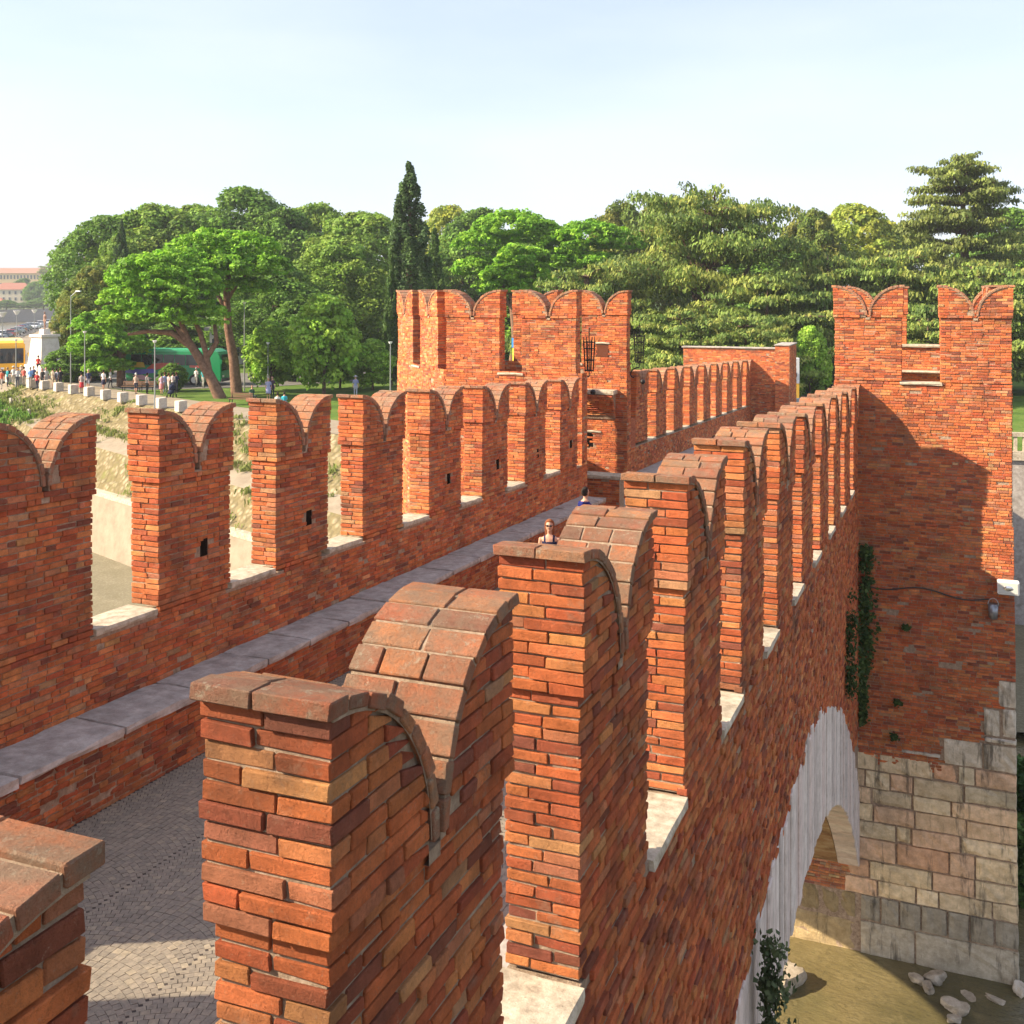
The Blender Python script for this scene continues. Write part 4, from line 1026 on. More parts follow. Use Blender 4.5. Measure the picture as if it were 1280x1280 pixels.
def tufts(name, pts, h, n, col, label, cat='grass'):
    pts = np.array(pts); c = pts[N.randint(len(pts), size=n)]+N.normal(0, .25, (n, 3))*np.array([1, 1, .15]); hh = N.uniform(.5, 1.2, n)*h
    c[:, 2] += hh*.4; nv = N.normal(0, 1, (n, 3))*np.array([1, 1, .25]); v, f = quads(c, nv, hh, .25, up=np.tile([0., 0, 1], (n, 1))+N.normal(0, .25, (n, 3)))
    col = np.array(col)*N.uniform(.7, 1.3, (n, 1)); me = pymesh(name, v, f, col=np.repeat(col, 4, 0)); me.materials.append(M['grassblade']); o = link(name, me); tag(o, label, cat, kind='stuff')
def bankpt(s, d):
    i = np.argmin(np.abs(SS-s)); di, do, zi, zo, dk = prof(SS[i])
    z = np.interp(d, [0, di, do, dk, dk+1.9], [GZ, zi, zo, -13.45, WZ]); return (sm[i, 0]+nrm[i, 0]*d, sm[i, 1]+nrm[i, 1]*d, z)
tufts('bank_grass', [bankpt(R.uniform(64, 104), R.uniform(3.3, 8)) for _ in range(900)], .5, 18000, (.13, .25, .035), 'bright green grass patch on the bank at the left edge')
tufts('bank_weeds', [bankpt(s0+R.gauss(0, .9), min(d0+R.gauss(0, .6), 6.1)) for s0, d0 in [(R.uniform(18, 80), R.choice([R.uniform(4.7, 5.6), R.uniform(.6, 2.8), R.uniform(4.7, 5.4)])) for _ in range(26)] for _ in range(14)], .34, 7000, (.20, .24, .06), 'tufts of weeds scattered over the stony bank')
tufts('path_edge_grass', [bankpt(R.uniform(30, 84), prof(60)[0]-.2+R.gauss(0, .15)) for _ in range(300)], .3, 6000, (.2, .23, .06), 'thin dry grass along the upper edge of the bank path')
# rocks in the river
M['rock'] = stone('river_rock', (.22, .18, .13), (.42, .35, .26), (.60, .52, .42), 3, .5)
def rock(p, r, label, sq=.6):
    bm = bmesh.new(); bmesh.ops.create_icosphere(bm, subdivisions=3, radius=1); ph = [R.uniform(0, 6) for _ in range(6)]
    for v in bm.verts:
        c = v.co; k = 1+.22*math.sin(c.x*2.6+ph[0])*math.sin(c.y*2.3+ph[1])+.14*math.sin(c.z*5+c.x*4+ph[2])+.05*math.sin(c.y*11+ph[3])
        c = c*k; c.z = max(min(c.z, .55), -.6) if True else c.z; v.co = Vector((c.x*r*1.25, c.y*r*.8, c.z*r*sq*1.3))
    bmesh.ops.rotate(bm, matrix=Matrix.Rotation(R.uniform(0, 6), 3, 'Z') @ Matrix.Rotation(R.uniform(-.4, .4), 3, 'X'), verts=bm.verts)
    o = bmobj('river_rock', bm, M['rock'], loc=tuple(p)); tag(o, label, 'rock', 'rocks standing in the river')
def W_(x, y): return G(x, y, WZ)
rock(W_(982, 1232)+Vector((0, 0, .1)), .46, 'pale sunlit rock in the water under the arch at the white ring', 1)
for x, y, r, l in ((1146, 1228, .15, 'small dark rock, left end of the cluster below the pier'), (1168, 1226, .22, 'flat pale rock in the middle of the cluster below the pier'), (1160, 1238, .16, 'low rock in front of the flat one below the pier'), (1196, 1263, .24, 'sharp pale-topped rock nearest the bottom edge, below the pier'), (1210, 1245, .18, 'faint half-submerged rock right of the sharp one'), (1243, 1248, .22, 'half-submerged rock below the right corner of the pier'), (1275, 1240, .2, 'white rock at the right edge of the photo beside the pier'), (1192, 1278, .13, 'little rock at the bottom edge of the photo')):
    rock(W_(x, y)+Vector((0, 0, -.02 if 'submerged' in l else .08)), r, l, .35 if 'submerged' in l else .7)
# ------------------------------------------------------------------ trees
M['bark'] = (lambda m: (m.base(m.ramp(m.noise(5, 5, .7), [(.3, (.07, .045, .032)), (.7, (.20, .13, .09))]), .95, .1), m.bump(m.noise(12, 4, .7), .06, 1), m.m)[2])(MT('bark'))
M['bark_pine'] = (lambda m: (m.base(m.ramp(m.noise(4, 5, .7), [(.3, (.12, .06, .04)), (.7, (.30, .18, .12))]), .95, .1), m.bump(m.noise(10, 4, .7), .06, 1), m.m)[2])(MT('pine_bark'))
def limb_mesh(segs, name, mat, seg=7):
    """segs: list of polylines of (point, radius)"""
    vs = []; fs = []
    for pl in segs:
        b0 = len(vs); n = len(pl)
        for i, (p, r) in enumerate(pl):
            p = Vector(p); d = (Vector(pl[min(i+1, n-1)][0])-Vector(pl[max(i-1, 0)][0])).normalized(); a = d.orthogonal().normalized(); b = d.cross(a)
            for k in range(seg): t = 2*PI*k/seg; vs.append(p+(a*math.cos(t)+b*math.sin(t))*r)
        for i in range(n-1):
            for k in range(seg): fs.append([b0+i*seg+k, b0+i*seg+(k+1) % seg, b0+(i+1)*seg+(k+1) % seg, b0+(i+1)*seg+k])
        fs.append([b0+(n-1)*seg+k for k in range(seg)])
    me = pymesh(name, [tuple(v) for v in vs], fs, smooth=True); me.materials.append(mat); return me
def curve(a, b, r0, r1, n=6, wob=.3, sag=0):
    a, b = Vector(a), Vector(b); out = []; L = (b-a).length
    w = Vector((R.uniform(-1, 1), R.uniform(-1, 1), R.uniform(-.5, .5)))*wob*L*.2
    for i in range(n+1): t = i/n; out.append((a.lerp(b, t)+w*math.sin(t*PI)+Vector((0, 0, sag*math.sin(t*PI))), r0+(r1-r0)*t))
    return out
def crown(clumps, size, aspect, cols, up_bias=.35, inner=.5, seed=0, droop=False, flat=False):
    """clumps: rows x,y,z,rx,ry,rz,count. Leaves sit in the outer shell of every clump"""
    V_, F_, C_ = [], [], []; off = 0
    cl = np.array(clumps, float); cnt = cl[:, 6].astype(int); idx = np.repeat(np.arange(len(cl)), cnt); n = len(idx)
    d = N.normal(0, 1, (n, 3)); d /= np.linalg.norm(d, axis=1, keepdims=True)
    lo = d[:, 2] < -.25; d[lo, 2] *= np.where(N.random(lo.sum()) < .6, -1, 1)
    rr = N.uniform(inner, 1, n)**.6; p = cl[idx, :3]+d*cl[idx, 3:6]*rr[:, None]*N.uniform(.85, 1.12, (n, 1))
    nv = d/cl[idx, 3:6]*cl[idx, 3:6].min(1, keepdims=True)+N.normal(0, .55, (n, 3))+np.array([0, 0, up_bias])
    up = None
    if droop: nv = np.stack([d[:, 0]+N.normal(0, .5, n), d[:, 1]+N.normal(0, .5, n), N.uniform(.1, .9, n)], 1); up = N.normal(0, .25, (n, 3))+np.array([0, 0, 1.])
    s = N.uniform(.6, 1.35, n)*size; v, f = quads(p, nv, s, aspect, up=up)
    cols = np.array(cols); ck = cols[N.randint(len(cols), size=len(cl))]*1.42*np.array([1.0, 1.06, .9])*N.uniform(.72, 1.25, (len(cl), 1)); c = ck[idx]*N.uniform(.75, 1.25, (n, 1))*N.uniform(.94, 1.06, (n, 3))
    return v, f, np.repeat(np.clip(c, 0, .6), 4, 0)
def crown_mesh(name, *a, **k):
    v, f, c = crown(*a, **k); me = pymesh(name, v, f, col=c); me.materials.append(M['leaf']); return me
# --- templates, unit: metres
def t_broad(h, w, cols, n=22000, size=.27, seed=1, base=.22, clump=.10, dens=1.7):
    n = int(n*1.35)
    R.seed(seed); N.seed(seed); cl = []; nc = int(105*dens)
    for i in range(nc):
        u = R.random()**.8; z = base*h+(1-base)*h*u
        prof_ = math.sin(PI*min(1, (u*.86+.12)))**.7; a = R.uniform(0, 2*PI); rad_ = w/2*prof_*(.55+.45*R.random()**.4)
        r = h*clump*R.uniform(.55, 1.15)*(.7+.4*prof_); cl.append((rad_*math.cos(a), rad_*math.sin(a), z-r*.5, r, r, r*.75, n/nc))
    cl.append((0, 0, h*.55, w*.22, w*.22, h*.3, n*.05))
    segs = [curve((0, 0, 0), (0, 0, h*.6), h*.022, h*.012, 6, .1)]
    for i in range(8):
        z = h*R.uniform(.2, .45); a = R.uniform(0, 6.28); segs.append(curve((0, 0, z), (w*.33*math.cos(a), w*.33*math.sin(a), z+h*R.uniform(.15, .35)), h*.009, h*.003))
    return limb_mesh(segs, 'trunk', M['bark']), crown_mesh('crown', cl, size, 1.0, cols)
def t_cypress(h, w, cols, n=16000, seed=2, lobe=True):
    R.seed(seed); N.seed(seed); cl = []
    for i in range(170):
        u = R.random(); z = h*(.04+.96*u); pr = (math.sin(PI*min(1, u*.80+.20)))**.8*(1-.25*u); a = R.uniform(0, 6.28); rad_ = w/2*pr*R.uniform(.5, .95)
        r = w*.10*R.uniform(.7, 1.2)*(1.15-.55*u); cl.append((rad_*math.cos(a), rad_*math.sin(a), z, r, r, r*3.2, n/170))
    for i in range(12): cl.append((0, 0, h*(.1+.07*i), w*.24*(1-.055*i), w*.24*(1-.055*i), h*.06, n/150))
    for i in range(8): cl.append((R.uniform(-.1, .1), R.uniform(-.1, .1), h*(.93+.012*i), w*.05, w*.05, h*.02, n/400))
    return limb_mesh([curve((0, 0, 0), (0, 0, h*.9), h*.018, h*.004, 5, .02)], 'trunk', M['bark']), crown_mesh('crown', cl, .26, .55, cols, up_bias=.1, droop=False)
def t_pine(w, cols, pads, n=26000, seed=3, limbs=(), size=.30):
    """pads: domes x,y,z,radius,height covered with puffs of needles"""
    R.seed(seed); N.seed(seed); cl = []
    for (px_, py_, pz, pr, ph) in pads:
        k = int(26*pr*pr/4)+10
        for i in range(k):
            a = R.uniform(0, 6.28); q = math.sqrt(R.random()); x, y = pr*q*math.cos(a), pr*q*math.sin(a); z = ph*math.sqrt(max(0, 1-q*q))
            r = R.uniform(.38, .72)*(.75+.2*pr/3); cl.append((px_+x, py_+y, pz+z*R.uniform(.85, 1.22)-r*.3, r, r, r*.62, 1))
        for i in range(int(k*.35)):
            a = R.uniform(0, 6.28); q = math.sqrt(R.random())*.85; r = R.uniform(.4, .6); cl.append((px_+pr*q*math.cos(a), py_+pr*q*math.sin(a), pz-ph*.06, r*1.3, r*1.3, r*.3, 1))
    cl = [c[:6]+(n/len(cl),) for c in cl]
    return limb_mesh(list(limbs), 'trunk', M['bark_pine']), crown_mesh('crown', cl, size, .6, cols, up_bias=.5)
def t_cedar(h, tiers, cols, n=30000, seed=4, droop=.5, size=.42, trunk=None, lean=0, zj=.55):
    """tiers: z, reach, number of boughs, angle window, thickness"""
    R.seed(seed); N.seed(seed); cl = []; segs = [curve((0, 0, 0), (lean, 0, h*.97), h*.035, h*.005, 8, .12)] if trunk is None else list(trunk)
    for (z, reach, nb, a0, a1, th) in tiers:
        for i in range(nb):
            a = a0+(a1-a0)*(i+R.uniform(.1, .9))/nb; L = reach*R.uniform(.62, 1.08); z1 = z+R.uniform(-zj, zj)+L*R.uniform(-.02, .12)
            b0 = Vector((lean*z/h, 0, z-L*.06)); e = Vector((L*math.cos(a), L*math.sin(a), z1)); segs.append(curve(b0, e, .09+.02*L, .03, 6, .25, sag=.04*L))
            k = int(5+L*1.5)
            for j in range(k):
                t = .25+.75*(j+R.random())/k; c = b0.lerp(e, t); wd = (.28+.16*L*math.sin(t*PI*.75))*R.uniform(.7, 1.2)
                s = R.uniform(-1, 1)*wd*1.1; nx, ny = -math.sin(a), math.cos(a)
                cl.append((c.x+nx*s, c.y+ny*s, c.z+.15+R.uniform(-.15, .2)-abs(s)*.16, wd*R.uniform(.8, 1.2), wd*R.uniform(.8, 1.2), th*R.uniform(.7, 1.3), wd*wd+.2))
    tot = sum(c[6] for c in cl); cl = [c[:6]+(n*c[6]/tot,) for c in cl]
    return limb_mesh(segs, 'trunk', M['bark']), crown_mesh('crown', cl, size, .42, cols, up_bias=.6, droop=True, inner=.3)
gA = [(.095, .165, .026), (.12, .20, .03), (.08, .14, .024)]; gB = [(.14, .21, .032), (.175, .235, .036), (.12, .19, .028)]; gY = [(.24, .26, .04), (.28, .28, .045), (.20, .24, .04)]
gP = [(.15, .28, .024), (.19, .33, .03), (.12, .23, .022)]; gC = [(.15, .19, .042), (.21, .22, .055), (.11, .15, .036), (.085, .125, .032)]; gK = [(.05, .085, .03), (.065, .105, .034)]
gD = [(.14, .165, .03), (.17, .165, .035), (.10, .14, .025)]
TPL = {}
def tpl(k, f, *a, **q):
    if k not in TPL: TPL[k] = f(*a, **q)
    return TPL[k]
def plant(kind, tp, p, label, sc=1, rz=None, sxy=None, group=None, cat='tree'):
    t = empty(kind, tuple(p), R.uniform(0, 6.28) if rz is None else rz); s = sxy or sc; t.scale = (s, s, sc)
    tag(t, label, cat, group)
    for nm, me in zip(('trunk', 'crown'), tp): o = link(nm, me, t)
    return t
T1 = t_broad(17, 13, gA, 26000, seed=11); T2 = t_broad(17, 14, gB, 26000, seed=12); T3 = t_broad(16, 12, gD, 24000, seed=13, clump=.09); T4 = t_broad(16, 13, gY, 24000, seed=14); T5 = t_broad(7, 4.6, [(.18, .29, .035), (.22, .32, .045)], 13000, size=.22, seed=15, base=.16, clump=.10)
T6 = t_broad(9, 7, gA, 14000, size=.26, seed=16, base=.1)
def tall(tp_h, px, top, w, **k):
    """base point and scale so that the crown tops out at picture height top"""
    p = P(px, 400, w); zt = (HOR-top)/FPX*w; p.z = GZ; return p, (zt-GZ)/tp_h
def tree(kind, tp, h, px, top, w, label, wide=None, rz=None, group=None):
    p, s = tall(h, px, top, w); plant(kind, tp, p, label, s, rz, wide and wide, group)
GB = 'broadleaf trees behind the park'
for a in ((T2, 17, 150, 296, 138, 'olive green broadleaf tree at the wood\'s left end, half hiding the brown tower block', .68), (T1, 17, 140, 270, 150, 'rounded dark green tree above the small cypress, left part of the wood', 1.3),
          (T2, 17, 195, 256, 152, 'tall mid green tree behind the big umbrella pine', 1.35), (T2, 17, 245, 257, 160, 'mid green tree between the umbrella pine and the highest dark crown', 1.25), (T1, 17, 305, 236, 155, 'highest dark green broadleaf crown on the left skyline', 1.5),
          (T1, 17, 355, 262, 150, 'dark green tree right of the highest left crown', 1.2), (T2, 17, 395, 256, 158, 'pale green loose crown on the skyline right of the highest one', 1.2), (T2, 17, 452, 266, 146, 'yellow-green rounded tree on the skyline left of the tall cypress', 1.4),
          (T2, 17, 425, 300, 125, 'mid green tree filling the middle left of the cypress', 1.0), (T1, 17, 345, 330, 120, 'dark tree behind the young pale trees', 1.0), (T4, 16, 560, 258, 168, 'yellowish tree on the skyline just right of the tall cypress', 1.1), (T1, 17, 600, 262, 160, 'dark tree on the skyline above the stone pines', 1.2),
          (T3, 16, 775, 252, 150, 'olive crown on the skyline left of the big cedar', 1.0), (T3, 16, 835, 246, 160, 'brownish green crown behind the top of the big cedar', 1.2), (T3, 16, 1015, 262, 140, 'brown-tinged tree on the right shoulder of the big cedar', .9), (T4, 16, 1068, 256, 150, 'bright yellow-green round tree on the skyline between the cedars', 1.25),
          (T1, 17, 1128, 282, 150, 'dark bluish tree between the yellow-green tree and the tall cedar', 1.0), (T1, 17, 1262, 262, 140, 'dark green tree behind the tall right cedar at the photo edge', 1.2), (T2, 17, 1300, 280, 150, 'mid green tree running off the right edge of the photo', 1.2), (T1, 17, 690, 285, 150, 'dark tree behind the pair of stone pines', 1.2), (T1, 17, 960, 300, 140, 'dark tree filling the gap right of the big cedar', 1.2)):
    tree('broadleaf_tree', a[0], a[1], a[2], a[3], a[4], a[5], a[6]*.95, group=GB)
tree('broadleaf_tree', T3, 16, 119, 332, 121, 'brownish broadleaf tree overhanging the road beyond the crowd', .62)
tree('broadleaf_tree', T3, 16, 101, 368, 112, 'smaller brownish tree at the left front of the wood, beside the lamp post', .46)
# understorey closing the view beneath the crowns
for px, top, w, l in ((150, 400, 136, 'at the left behind the round pine'), (235, 395, 134, 'behind the coach'), (300, 385, 132, 'behind the tall pine trunk'), (360, 400, 134, 'behind the young pale tree'), (440, 405, 128, 'left of the cypress foot'), (520, 400, 130, 'right of the cypress'), (590, 380, 128, 'behind the turret slots'), (660, 370, 126, 'below the stone pines'), (730, 370, 124, 'between pines and cedar'), (800, 400, 118, 'under the left boughs of the cedar'), (865, 400, 122, 'behind the cedar trunk'), (940, 400, 120, 'right of the cedar trunk'), (1000, 415, 120, 'behind the sign totem'), (1070, 400, 122, 'behind the tower\'s left merlon'), (1150, 395, 120, 'behind the gap of the tower'), (1235, 400, 118, 'behind the tower\'s right merlon'), (1300, 400, 116, 'at the right photo edge')):
    tree('evergreen_shrub', T6, 9, px, top, w, 'dark evergreen shrub mass '+l, 1.25, group='dark shrubs under the trees')
CY = t_cypress(21, 4.4, gK, 22000, seed=21); 
tree('cypress_tree', CY, 21, 512, 211, 100, 'tall slender dark cypress standing left of the turret', 1.22)
CY2 = t_cypress(13, 2.6, [(.05, .09, .022), (.06, .10, .022)], 11000, seed=22)
tree('cypress_tree', CY2, 13, 489, 318, 98, 'lighter green narrow cypress lobe hugging the tall cypress on its left', .62); tree('cypress_tree', CY2, 13, 543, 290, 108, 'darker cypress partly hidden right of the tall one', 1.1)
tree('cypress_tree', CY, 21, 152, 279, 126, 'dark cypress rising behind the left umbrella pine', .68)
# umbrella pine with the leaning trunk
b = G(275, 498); vW = lambda px, py, w=87: tuple(P(px, py, w)-b)
def pads(L, w): return [(*(P(x, y, w+dw)-b), r, h) for x, y, r, h, dw in L]
LT = [[(vW(276, 500), .52), (vW(262, 470), .43), (vW(248, 446), .38), (vW(236, 428), .33), (vW(226, 415), .27)], [(vW(238, 432), .32), (vW(215, 416), .26), (vW(185, 414), .18), (vW(160, 418), .12)], [(vW(262, 468), .28), (vW(257, 440), .24), (vW(250, 415), .22), (vW(240, 395), .15)], [(vW(258, 447), .26), (vW(271, 428), .2), (vW(268, 405), .15)], [(vW(226, 415), .3), (vW(205, 395), .2), (vW(180, 380), .12)], [(vW(236, 428), .3), (vW(225, 400), .2), (vW(225, 370), .12)]]
tp = t_pine(10, gP, pads([(200, 356, 4.0, 2.3, 0), (172, 382, 2.9, 1.9, -1.0), (222, 346, 3.4, 2.0, 1.5), (230, 376, 2.6, 1.5, -1.5), (160, 400, 2.1, 1.2, 0), (258, 402, 1.9, 1.3, -.6), (198, 398, 2.4, 1.2, -2), (245, 360, 2.0, 1.4, -1)], 87), 34000, seed=31, limbs=LT, size=.27)
plant('umbrella_pine', tp, b, 'large umbrella pine with forked trunk leaning left over the lawn, nearest big left tree', 1, 0)
b = G(296, 493); vW = lambda px, py, w=92: tuple(P(px, py, w)-b)
LT = [[(vW(296, 494), .52), (vW(292, 450), .42), (vW(285, 410), .34), (vW(283, 365), .28), (vW(287, 335), .18)], [(vW(284, 390), .2), (vW(272, 368), .16), (vW(268, 345), .1)], [(vW(284, 375), .2), (vW(300, 350), .12), (vW(320, 335), .09)]]
tp = t_pine(10, gP, pads([(262, 320, 3.6, 1.9, 0), (305, 320, 3.5, 1.9, 1), (328, 340, 2.4, 1.4, -1), (285, 340, 3.2, 1.3, -2), (240, 334, 2.4, 1.4, 0), (310, 362, 2.4, .9, 0)], 92), 28000, seed=32, limbs=LT, size=.27)
plant('umbrella_pine', tp, b, 'taller umbrella pine with one straight reddish trunk right of the leaning pine', 1, 0)
b = G(151, 487); vW = lambda px, py, w=98: tuple(P(px, py, w)-b)
LT = [[(vW(151, 488), .42), (vW(151, 460), .36), (vW(150, 440), .3), (vW(146, 415), .2)], [(vW(150, 450), .2), (vW(130, 430), .12)], [(vW(150, 448), .2), (vW(170, 428), .12)]]
tp = t_pine(8, gP, pads([(122, 412, 2.1, 1.4, 0), (118, 440, 2.2, 1.5, -1), (148, 438, 2.5, 1.5, 0), (163, 434, 1.7, 1.1, 0), (138, 460, 2.0, .9, -1), (106, 430, 1.2, .9, 0)], 98), 20000, seed=33, limbs=LT, size=.26)
plant('young_pine', tp, b, 'rounded low pine with short trunk left of the coach', 1, 0)
# stone pines behind the turret
def spine(px, base, topl, w, label, seed):
    global b
    b = P(px, 400, w); b.z = GZ; vW = lambda x, y: tuple(P(x, y, w)-b)
    LT = [[((0, 0, 0), .45), (vW(px+4, 420), .4), (vW(px, 380), .3), (vW(px-4, 330), .18)], [(vW(px, 385), .25), (vW(px-30, 350), .12)], [(vW(px, 380), .25), (vW(px+30, 345), .12)]]
    tp = t_pine(10, [(.16, .29, .026), (.20, .34, .03), (.12, .24, .022)], [(*(P(x, y, w+dw)-b), r, h) for x, y, r, h, dw in topl], 26000, seed=seed, limbs=LT, size=.32)
    plant('stone_pine', tp, b, label, 1, 0)
spine(640, 0, [(640, 292, 4.4, 2.2, 0), (605, 310, 3.3, 1.9, 0), (672, 300, 3.4, 2, 0), (600, 340, 3.0, 1.6, 0), (620, 362, 2.6, 1.4, 0)], 118, 'bright green stone pine with billowing crown above the turret\'s left merlons', 34)
spine(735, 0, [(738, 302, 4.0, 2.0, 0), (700, 314, 3.0, 1.8, 0), (772, 308, 2.8, 1.8, 0), (740, 330, 3.8, 1.2, 0), (710, 330, 3, 1.6, 0)], 116, 'bright green stone pine above the turret\'s right merlons', 35)
spine(652, 0, [(655, 330, 2.6, 1.7, 0), (630, 346, 2.0, 1.2, 0), (668, 350, 2.0, 1.2, 0), (640, 362, 2.4, 1.0, 0)], 104, 'smaller stone pine peeping just over the turret merlons', 36)
# young trees on the lawn
GYN = 'young trees on the lawn'
for px, top, w, sx, l in ((405, 368, 90, 1.1, 'pale green pointed young tree, the brightest of the young ones'), (338, 402, 93, .9, 'small young tree left of the pale pointed one'), (466, 424, 94, .75, 'small thin young tree near the cypress foot'), (425, 412, 96, .7, 'little young tree right behind the pale pointed one'), (1012, 408, 82, .62, 'thin young tree beyond the end of the bridge'), (1047, 400, 96, .8, 'thin young tree just left of the right tower')):
    p, s = tall(7, px, top, w); plant('young_tree', T5, p, l, s, None, sx, GYN)
p, s = tall(9, 372, 375, 104); plant('pine_tree', T6, p, 'dark green small pine between the two young trees', s, None, .95)
p, s = tall(9, 88, 432, 103); plant('young_tree', T6, p, 'low dark leafy tree in front of the parked black car', s*1.0, None, .62); p, s = tall(9, 216, 454, 93); plant('young_tree', T6, p, 'small dark bushy tree in front of the coach', s, None, .34)
p, s = tall(9, 118, 438, 104); plant('young_tree', T6, p, 'dark leafy tree just left of the rounded low pine', s, None, .5)
# cedars
tw_ = PI*2
def cedar_big():
    w = 100; bb = P(893, 430, w); bb.z = GZ
    vw = lambda x, y, dw=0: tuple(P(x, y, w+dw)-bb)
    tr = [[((0, 0, -.2), 1.0), (vw(893, 440), .8), (vw(892, 415), .7), (vw(889, 380), .5), (vw(888, 330), .42), (vw(894, 290), .3), (vw(900, 250), .15)],
          [(vw(893, 425), .5), (vw(912, 385), .4), (vw(930, 350), .25), (vw(950, 320), .12)], [(vw(892, 415), .5), (vw(868, 372), .38), (vw(850, 350), .32), (vw(820, 340), .22), (vw(790, 335), .12)], [(vw(889, 380), .35), (vw(868, 340), .25), (vw(850, 300), .12)]]
    return bb, tr
R.seed(40); bb, tr = cedar_big()
tiers = [(17.0, 3.0, 5, 0, tw_, .8), (16.3, 7.6, 7, 0, tw_, .85), (15.0, 6.6, 8, 0, tw_, .95), (13.2, 8.6, 9, 0, tw_, 1.0), (11.4, 9.4, 9, 0, tw_, 1.1), (9.3, 10.4, 9, 0, tw_, 1.0), (5.6, 9.6, 10, 0, tw_, .8), (3.6, 9.8, 12, 0, tw_, .7)]
tp = t_cedar(18.6, tiers, gC, 62000, seed=41, trunk=tr, size=.36, zj=1.3)
plant('cedar_tree', tp, bb, 'huge spreading cedar with drooping yellowish boughs and dark forked trunk', 1.0, .3, 1.0)
tiers = [(19.7, 1.9, 6, 0, tw_, .3), (18.9, 4.2, 9, 0, tw_, .32), (17.6, 4.9, 9, 0, tw_, .36), (16.3, 5.2, 10, 0, tw_, .38), (15.0, 4.6, 9, 0, tw_, .38), (13.7, 5.6, 10, 0, tw_, .42), (12.1, 6.2, 10, 0, tw_, .45), (10.4, 6.6, 10, 0, tw_, .4), (8.4, 7.4, 10, 0, tw_, .45), (6.2, 7.5, 10, 0, tw_, .5)]
tp2 = t_cedar(20.5, tiers, [(.13, .15, .04), (.10, .12, .035), (.16, .18, .045)], 60000, seed=42, size=.32, zj=.75)
p, s = tall(20.3, 1200, 198, 112); plant('cedar_tree', tp2, p, 'tall cedar with flat separate tiers against the sky at the upper right', s, .8)
tiers = [(9.6, 3.5, 6, 0, tw_, .35), (8.4, 5.5, 9, 0, tw_, .4), (6.8, 6.8, 10, 0, tw_, .45), (5.0, 7.4, 11, 0, tw_, .45), (3.2, 7.6, 11, 0, tw_, .45), (1.6, 7.0, 10, 0, tw_, .4)]
tp3 = t_cedar(10.5, tiers, gC, 40000, seed=43, size=.34)
for px, top, w, sx, l in ((1035, 322, 98, 1.0, 'broad cedar boughs in front of the yellow-green round tree'), (1112, 322, 96, 1.0, 'cedar with level boughs seen between the tower merlons'), (1225, 335, 92, 1.05, 'low cedar with drooping boughs at the right edge behind the tower'), (960, 352, 92, 1.0, 'dark layered cedar right of the big cedar trunk'), (735, 338, 98, .95, 'yellowish cedar boughs just above the turret'), (850, 392, 84, .8, 'lowest sunlit cedar boughs over the end of the far parapet'), (930, 402, 82, .75, 'sunlit cedar boughs above the end wall'), (1160, 400, 84, .7, 'low cedar seen through the gap of the right tower')):
    p, s = tall(10, px, top, w); plant('cedar_tree', tp3, p, l, s, None, sx, 'layered cedars behind the bridge')
# far bank greenery
for px, top, w, sx, l in ((45, 352, 640, 2.6, 'hazy round tree right of the villa'), (62, 346, 660, 2.4, 'hazy tree at the foot of the apartment blocks'), (72, 352, 600, 2.2, 'hazy tree beside the near wood'), (30, 348, 700, 2.4, 'hazy tree behind the villa roof'), (8, 375, 610, 1.6, 'low hazy bush at the foot of the villa'), (30, 378, 610, 1.6, 'low hazy hedge on the river wall'), (55, 372, 612, 1.8, 'hazy shrubbery on the far river wall right of the villa')):
    p = P(px, 400, w); zt = (HOR-top)/FPX*w; p.z = -10.2; s = (zt+10.2)/17; plant('distant_tree', T1, p, l, s, None, s*1.15 if s > .5 else s*3)
p = P(61, 400, 720); p.z = -10; s = ((HOR-331)/FPX*720+10)/20.3; plant('cedar_tree', tp2, p, 'far dark tree silhouetted above the apartment roofs', s, None, s*1.0)
# ivy and wall plants
def ivy(name, pts, r, n, nv, size, cols, label, cat='ivy'):
    pts = np.array([tuple(p) for p in pts]); i = N.randint(len(pts), size=n); p = pts[i]+N.normal(0, 1, (n, 3))*np.array(r); d = np.array(nv, float)+N.normal(0, .6, (n, 3))
    p += np.array(nv)*np.abs(N.normal(0, .12, (n, 1)))
    v, f = quads(p, d, N.uniform(.6, 1.3, n)*size, .9); c = np.array(cols)[N.randint(len(cols), size=n)]*N.uniform(.7, 1.3, (n, 1)); me = pymesh(name, v, f, col=np.repeat(c, 4, 0)); me.materials.append(M['leaf']); o = link(name, me); tag(o, label, cat)
gI = [(.035, .07, .018), (.05, .095, .022), (.07, .11, .03)]
R.seed(91); iv = []
for k in range(95):
    q = R.random(); zz = -6.7-4.6*q**1.5; wd = .15 if zz > -9.6 else .04
    iv += [(-1.80+abs(R.gauss(0, wd))+R.gauss(0, .02), YT-.07-abs(R.gauss(0, .05)), zz+R.gauss(0, .05)) for _ in range(3)]
ivy('ivy', iv, (.05, .03, .06), 1900, (0, -1, .2), .075, gI+[(.10, .15, .04)], 'ivy hanging down the corner where wall and tower meet')
 
